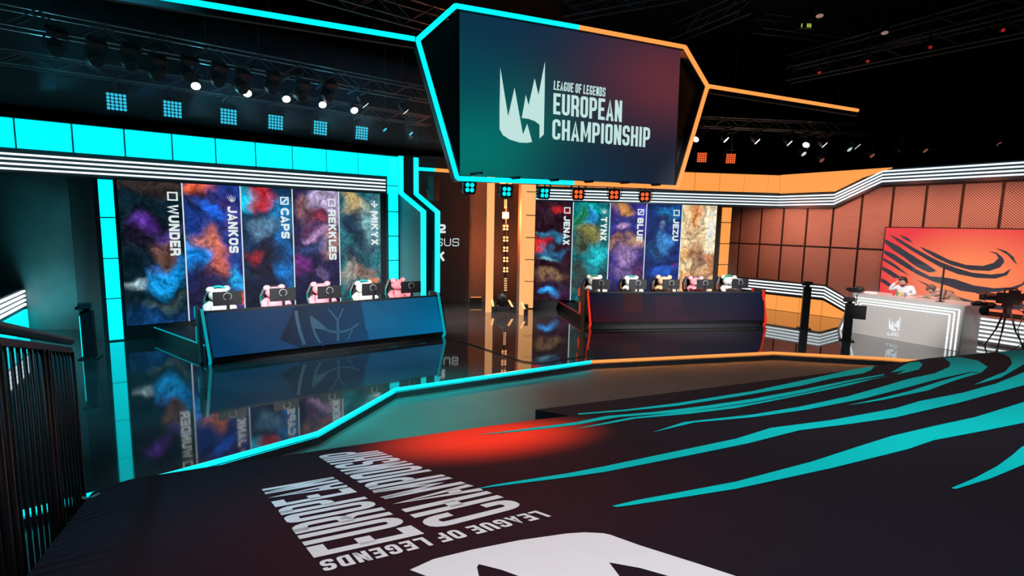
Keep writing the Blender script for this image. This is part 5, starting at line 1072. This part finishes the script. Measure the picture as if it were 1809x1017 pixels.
def person(lab, loc, rz, J, hairm, topm, legm, headset):
    t = Thing('person', lab, 'person', loc, rz)
    B = {}; E = []
    def j(k_, p, r): B[k_] = (p, r)
    j('pel', J['pel'], .13); j('mid', lerp(J['pel'], J['che'], .5), .125); j('che', J['che'], .14); j('nk', J['nk'], .055)
    j('hd0', lerp(J['nk'], J['hd'], .6), .06); j('hd', J['hd'], (.085, .10)); j('hd2', J['ht'], .06)
    E += [('pel', 'mid'), ('mid', 'che'), ('che', 'nk'), ('nk', 'hd0'), ('hd0', 'hd'), ('hd', 'hd2')]
    C_ = {'c_pel': (J['pel'], .145), 'c_mid': (lerp(J['pel'], J['che'], .5), .142), 'c_che': (J['che'], .155), 'c_nk': (lerp(J['che'], J['nk'], .75), .075)}; CE = [('c_pel', 'c_mid'), ('c_mid', 'c_che'), ('c_che', 'c_nk')]
    for s in 'lr':
        sh, el, wr, hv = J[s + 'sh'], J[s + 'el'], J[s + 'wr'], J[s + 'hand']
        j(s + 'sh', sh, .062); j(s + 'el', el, .043); j(s + 'wr', wr, .028); pm = lerp(wr, hv, .5); j(s + 'pm', pm, (.032, .02)); E += [('che', s + 'sh'), (s + 'sh', s + 'el'), (s + 'el', s + 'wr'), (s + 'wr', s + 'pm')]
        d = unit(np.array(hv) - np.array(wr)); side = unit(np.cross(d, V3(0, -.6, .8))); cur = unit(np.cross(side, d))
        for f in range(4):
            off = (f - 1.5) * .018; L = (.062, .075, .07, .055)[f]; b0_ = np.array(hv) + side * off; b1_ = b0_ + d * L * .55 + cur * .008; b2_ = b1_ + d * L * .4 + cur * .022
            j('%sf%da' % (s, f), tuple(b0_), .0095); j('%sf%db' % (s, f), tuple(b1_), .0085); j('%sf%dc' % (s, f), tuple(b2_), .007); E += [(s + 'pm', '%sf%da' % (s, f)), ('%sf%da' % (s, f), '%sf%db' % (s, f)), ('%sf%db' % (s, f), '%sf%dc' % (s, f))]
        tb0 = np.array(lerp(wr, hv, .45)) + side * .035; tb1 = tb0 + d * .03 + side * .02; tb2 = tb1 + d * .03 + side * .002
        j(s + 't0', tuple(tb0), .012); j(s + 't1', tuple(tb1), .010); j(s + 't2', tuple(tb2), .008); E += [(s + 'pm', s + 't0'), (s + 't0', s + 't1'), (s + 't1', s + 't2')]
        hp, kn, an, to = J[s + 'hp'], J[s + 'kn'], J[s + 'an'], J[s + 'to']
        j(s + 'hp', hp, .09); j(s + 'kn', kn, .06); j(s + 'an', an, .042); j(s + 'to', to, .035); E += [('pel', s + 'hp'), (s + 'hp', s + 'kn'), (s + 'kn', s + 'an'), (s + 'an', s + 'to')]
        C_[s + 's'] = (sh, .078); C_[s + 'e'] = (el, .058); C_[s + 'w'] = (lerp(el, wr, J.get('cuff', .9)), .042); CE += [('c_che', s + 's'), (s + 's', s + 'e'), (s + 'e', s + 'w')]
    skinned('body', B, E, SKIN, t.o, 'pel')
    o = skinned('shirt', C_, CE, topm, t.o, 'c_pel'); o['label'] = J['shirt']
    TR = {'p': (J['pel'], .15)}; TE = []
    for s in 'lr':
        TR[s + 'h'] = (J[s + 'hp'], .105); TR[s + 'k'] = (J[s + 'kn'], .075); TR[s + 'a'] = (lerp(J[s + 'kn'], J[s + 'an'], .95), .06); TE += [('p', s + 'h'), (s + 'h', s + 'k'), (s + 'k', s + 'a')]
    skinned('trousers', TR, TE, legm, t.o, 'p')
    for s in 'lr':
        a_ = np.array(J[s + 'an']); q_ = np.array(J[s + 'to']); mb = MB(); mb.tube([a_ - UP * .04, (a_ + q_) / 2 - UP * .02, q_], [.055, .055, .04], 10); t.l('shoe', mb, BLACK, smooth=True)
    # head details: face direction fd, up hu
    hd = np.array(J['hd']); hu = unit(np.array(J['ht']) - np.array(J['nk'])); fd = np.array(J['face'], float); fd = unit(fd - (fd @ hu) * hu); sd = np.cross(fd, hu)
    Q = Matrix((sd, fd, hu)).transposed()
    def hp_(x, y, z): return hd + sd * x + fd * y + hu * z
    mb = MB(); mb.ell(hp_(0, .012, .0), (.078, .095, .118), 18, 14, Q); head = t.l('head', mb, SKIN, smooth=True)
    mb = MB(); mb.ell(hp_(0, .108, -.015), (.013, .02, .024), 8, 6, Q); t.l('nose', mb, SKIN, head, True)
    mb = MB(); mb.ell(hp_(0, .092, -.058), (.026, .012, .008), 8, 5, Q); t.l('mouth', mb, mat('lips', (.42, .16, .13), .5), head, True)
    for s in (-1, 1):
        mb = MB(); mb.ell(hp_(s * .03, .092, .012), (.013, .01, .009), 8, 6, Q); t.l('eye', mb, HAIRD, head, True)
        mb = MB(); mb.ell(hp_(s * .032, .094, .03), (.02, .008, .005), 8, 5, Q); t.l('eyebrow', mb, hairm, head, True)
        mb = MB(); mb.ell(hp_(s * .08, .0, -.005), (.012, .022, .032), 8, 6, Q); t.l('ear', mb, SKIN, head, True)
    mb = MB(); n0 = len(mb.v)
    mb.ell(hp_(0, -.018, .035), (.09, .098, .108), 20, 14, Q); mb.ell(hp_(.01, .06, .095), (.07, .045, .035), 12, 8, Q); mb.ell(hp_(-.03, .03, .11), (.06, .05, .035), 12, 8, Q)
    t.l('hair', mb, hairm, smooth=True)
    if J.get('beard'):
        mb = MB(); mb.ell(hp_(0, .055, -.075), (.06, .048, .045), 12, 8, Q); t.l('beard', mb, hairm, smooth=True)
    if headset:
        mb = MB(); mb.tube([hp_(.1 * math.cos(a), -.01, .02 + .13 * math.sin(a)) for a in [math.pi * k_ / 12 for k_ in range(13)]], .010, 6); hs_ = t.l('headset', mb, BLACK)
        for s in (-1, 1): mb = MB(); mb.ell(hp_(s * .098, .0, .0), (.018, .035, .04), 10, 7, Q); t.l('ear_cup', mb, BLACK, hs_, True)
        mb = MB(); mb.tube([hp_(-.1, .02, -.02), hp_(-.09, .09, -.07), hp_(-.03, .13, -.075)], .005, 6); t.l('microphone', mb, BLACK, hs_)
    return t
O_ = CW(0, 0, -1.28); pA = vpl(O_, O_ + dC, 1600, 520); pA[2] = 0; pB = vpl(O_, O_ + dC, 1668, 520); pB[2] = 0
legs = dict(lhp=(.1, 0, .84), lkn=(.11, -.02, .47), lan=(.12, .03, .08), lto=(.14, -.14, .035), rhp=(-.1, 0, .84), rkn=(-.12, -.02, .47), ran=(-.13, .03, .08), rto=(-.15, -.14, .035))
JA = dict(pel=(0, 0, .90), che=(-.01, -.06, 1.22), nk=(-.02, -.10, 1.40), hd=(-.03, -.15, 1.50), ht=(-.04, -.18, 1.60), face=(-.15, -.8, -.6), rsh=(-.18, -.06, 1.33), rel=(-.36, -.16, 1.24), rwr=(-.20, -.19, 1.46), rhand=(-.13, -.18, 1.53),
          lsh=(.17, -.06, 1.33), lel=(.25, -.08, 1.16), lwr=(.15, -.34, 1.16), lhand=(.10, -.42, 1.17), shirt='white long sleeved shirt', cuff=.95, beard=True, **legs)
person('man in a white shirt behind the caster desk with a hand on his hair', pA, rzC, JA, HAIRD, mat('white_shirt', (.72, .76, .80), .8, var=.1, scale=20, bump=.4), mat('dark_trousers', (.03, .03, .04), .8), True)
lg2 = {k_: (v[0] + .38, v[1] + .12, v[2]) for k_, v in legs.items()}
JB = dict(pel=(.40, .12, .94), che=(.04, -.06, 1.26), nk=(-.12, -.14, 1.35), hd=(-.20, -.20, 1.37), ht=(-.26, -.22, 1.44), face=(-.55, -.45, -.7), rsh=(-.05, -.20, 1.27), rel=(-.12, -.44, 1.20), rwr=(-.30, -.52, 1.165), rhand=(-.37, -.54, 1.165),
          lsh=(.12, .06, 1.29), lel=(.14, -.24, 1.20), lwr=(.0, -.46, 1.165), lhand=(-.08, -.50, 1.165), shirt='grey brown knitted jumper', cuff=.95, **lg2)
person('man in a grey brown jumper leaning over the caster desk wearing a black headset', pB, rzC, JB, HAIRB, mat('taupe_jumper', (.27, .22, .17), .9, var=.12, scale=30, bump=.4), mat('dark_trousers', (.03, .03, .04), .8), True)
# ------------------------------------------------------------------ broadcast camera on tripod
def tripod(lab, P, k_, ang, big=True):
    t = Thing('tripod_camera', lab, 'camera', P, ang)
    for i in range(3):
        a = i * 2 * math.pi / 3 + .5; ft = (math.cos(a) * .42 * k_, math.sin(a) * .42 * k_, .02); kn = (math.cos(a) * .2 * k_, math.sin(a) * .2 * k_, .45 * k_)
        mb = MB(); mb.tube([(math.cos(a) * .06, math.sin(a) * .06, .92 * k_), kn], .022, 8); mb.tube([(math.cos(a + .3) * .07, math.sin(a + .3) * .07, .90 * k_), kn], .012, 6); mb.tube([kn, ft], .016, 8); leg = t.l('leg', mb, BLACK)
        mb = MB(); mb.ell(ft, (.04, .04, .02), 8, 5); t.l('foot', mb, DARK, leg)
    mb = MB(); mb.cyl((0, 0, .86 * k_), (0, 0, 1.02 * k_), .08, 12); mb.abox(-.1, -.1, 1.0 * k_, .1, .1, 1.08 * k_); t.l('head', mb, BLACK)
    mb = MB(); mb.tube([(.05, .05, 1.03 * k_), (.35, .25, .86 * k_)], .012, 6); t.l('pan_bar', mb, BLACK)
    if big:
        mb = MB(); mb.abox(-.22, -.1, 1.09 * k_, .24, .1, 1.34 * k_); mb.abox(.0, -.12, 1.3 * k_, .2, .05, 1.42 * k_); t.l('body', mb, BLACK)
        mb = MB(); mb.tube([(-.22, 0, 1.22 * k_), (-.42, 0, 1.22 * k_), (-.44, 0, 1.22 * k_), (-.55, 0, 1.22 * k_)], [.09, .10, .12, .11], 14); t.l('lens', mb, DARK)
        mb = MB(); mb.tube([(-.1, 0, 1.34 * k_), (-.08, 0, 1.44 * k_), (.12, 0, 1.45 * k_), (.2, 0, 1.36 * k_)], .018, 8); t.l('carry_handle', mb, BLACK)
        mb = MB(); mb.abox(.24, -.14, 1.2 * k_, .42, .08, 1.36 * k_); t.l('viewfinder', mb, BLACK)
        mb = MB(); mb.tube([(.2, .1, 1.15 * k_), (.3, .16, .9 * k_), (.2, .2, .5 * k_), (.34, .25, .02)], .012, 6); t.l('cable', mb, BLACK)
    return t
P = fl(1770, 617); tripod('black broadcast camera on a tripod beside the caster desk', P, 1.07, rzC + .1)
P = fl(1806, 626); t = Thing('lamp_stand', 'thin black stand with a small gimbal beside the broadcast camera', 'stand', P)
mb = MB(); mb.cyl((0, 0, .02), (0, 0, 1.0), .012, 6); t.l('pole', mb, BLACK); mb = MB(); mb.ell((0, 0, 1.04), (.14, .06, .06), 10, 7); t.l('gimbal', mb, BLACK)
for i in range(3): a = i * 2.1; mb = MB(); mb.tube([(0, 0, .3), (math.cos(a) * .25, math.sin(a) * .25, .015)], .01, 6); t.l('leg', mb, BLACK)
# ------------------------------------------------------------------ cables and small floor box
def cable(lab, px, r=.012, z=.014):
    pts = [fl(x, y, z) for x, y in px]; q = []
    for i in range(len(pts) - 1):
        p0, p1_, p2a, p3 = pts[max(i - 1, 0)], pts[i], pts[i + 1], pts[min(i + 2, len(pts) - 1)]
        for k_ in (0, .25, .5, .75): q.append(.5 * ((2 * p1_) + (-p0 + p2a) * k_ + (2 * p0 - 5 * p1_ + 4 * p2a - p3) * k_ ** 2 + (-p0 + 3 * p1_ - 3 * p2a + p3) * k_ ** 3))
    q.append(pts[-1]); mb = MB(); mb.tube(q, r, 6); return tag(mb.obj('floor_cable', BLACK), lab, 'cable')
cable('thin black cable running across the stage floor from the blue desk', [(792, 596), (820, 604), (860, 617), (900, 630), (925, 638), (960, 640), (1000, 633), (1036, 628)])
P = fl(1043, 628); t = Thing('cable_box', 'small black box at the stage edge where the strip turns orange', 'box', P); mb = MB(); mb.abox(-.08, -.06, 0, .08, .06, .12); t.l('body', mb, BLACK); mb = MB(); mb.tube([(-.05, -.03, .12), (-.02, -.02, .18), (.04, 0, .17), (.06, .02, .12)], .012, 6); t.l('handle', mb, BLACK)
# low light wall continuing right of the caster desk
t = Thing('low_wall', 'low dark wall with white light lines behind the broadcast camera', 'wall', MW(5.0, 0, .5))
mb = MB(); pbox(mb, MW, 5.0, 9.4, 0, .72, .2, .5); t.w('backing', mb, GREYP)
for z in (.66, .55, .44, .33, .22, .11):
    mb = MB(); pbox(mb, MW, 5.0, 9.4, z - .022, z + .022, .5, .54); t.w('light_line', mb, LEDW)
# ------------------------------------------------------------------ thin blue haze among the lamps above the cyan wall
hz = bpy.data.materials.new('lamp_haze'); hz.use_nodes = True; nt = hz.node_tree; nt.nodes.remove(nt.nodes['Principled BSDF'])
vs = nt.nodes.new('ShaderNodeVolumeScatter'); vs.inputs['Density'].default_value = 0.035; vs.inputs['Anisotropy'].default_value = 0.1; vs.inputs['Color'].default_value = (.5, .8, 1, 1)
nt.links.new(vs.outputs[0], nt.nodes['Material Output'].inputs['Volume'])
mb = MB(); pbox(mb, LW, -2.0, 8.2, 5.0, 6.9, .72, 2.8); o = mb.obj('lamp_haze', hz); tag(o, 'thin blue haze hanging among the lamps above the cyan wall', 'haze', kind='stuff')
for k_, (x, y) in enumerate([(206, 180), (305, 193), (404, 206), (487, 216)]):
    P = on(LW, .6, x, y) + NL * .15; spot('haze_beam', P, P + DL * 2.2 + NL * 1.0 + UP * 1.0, (.1, .45, 1.0), 260, 22, .8, .1)
try: scene.cycles.volume_step_rate = 2.0; scene.cycles.volume_max_steps = 64
except Exception: pass
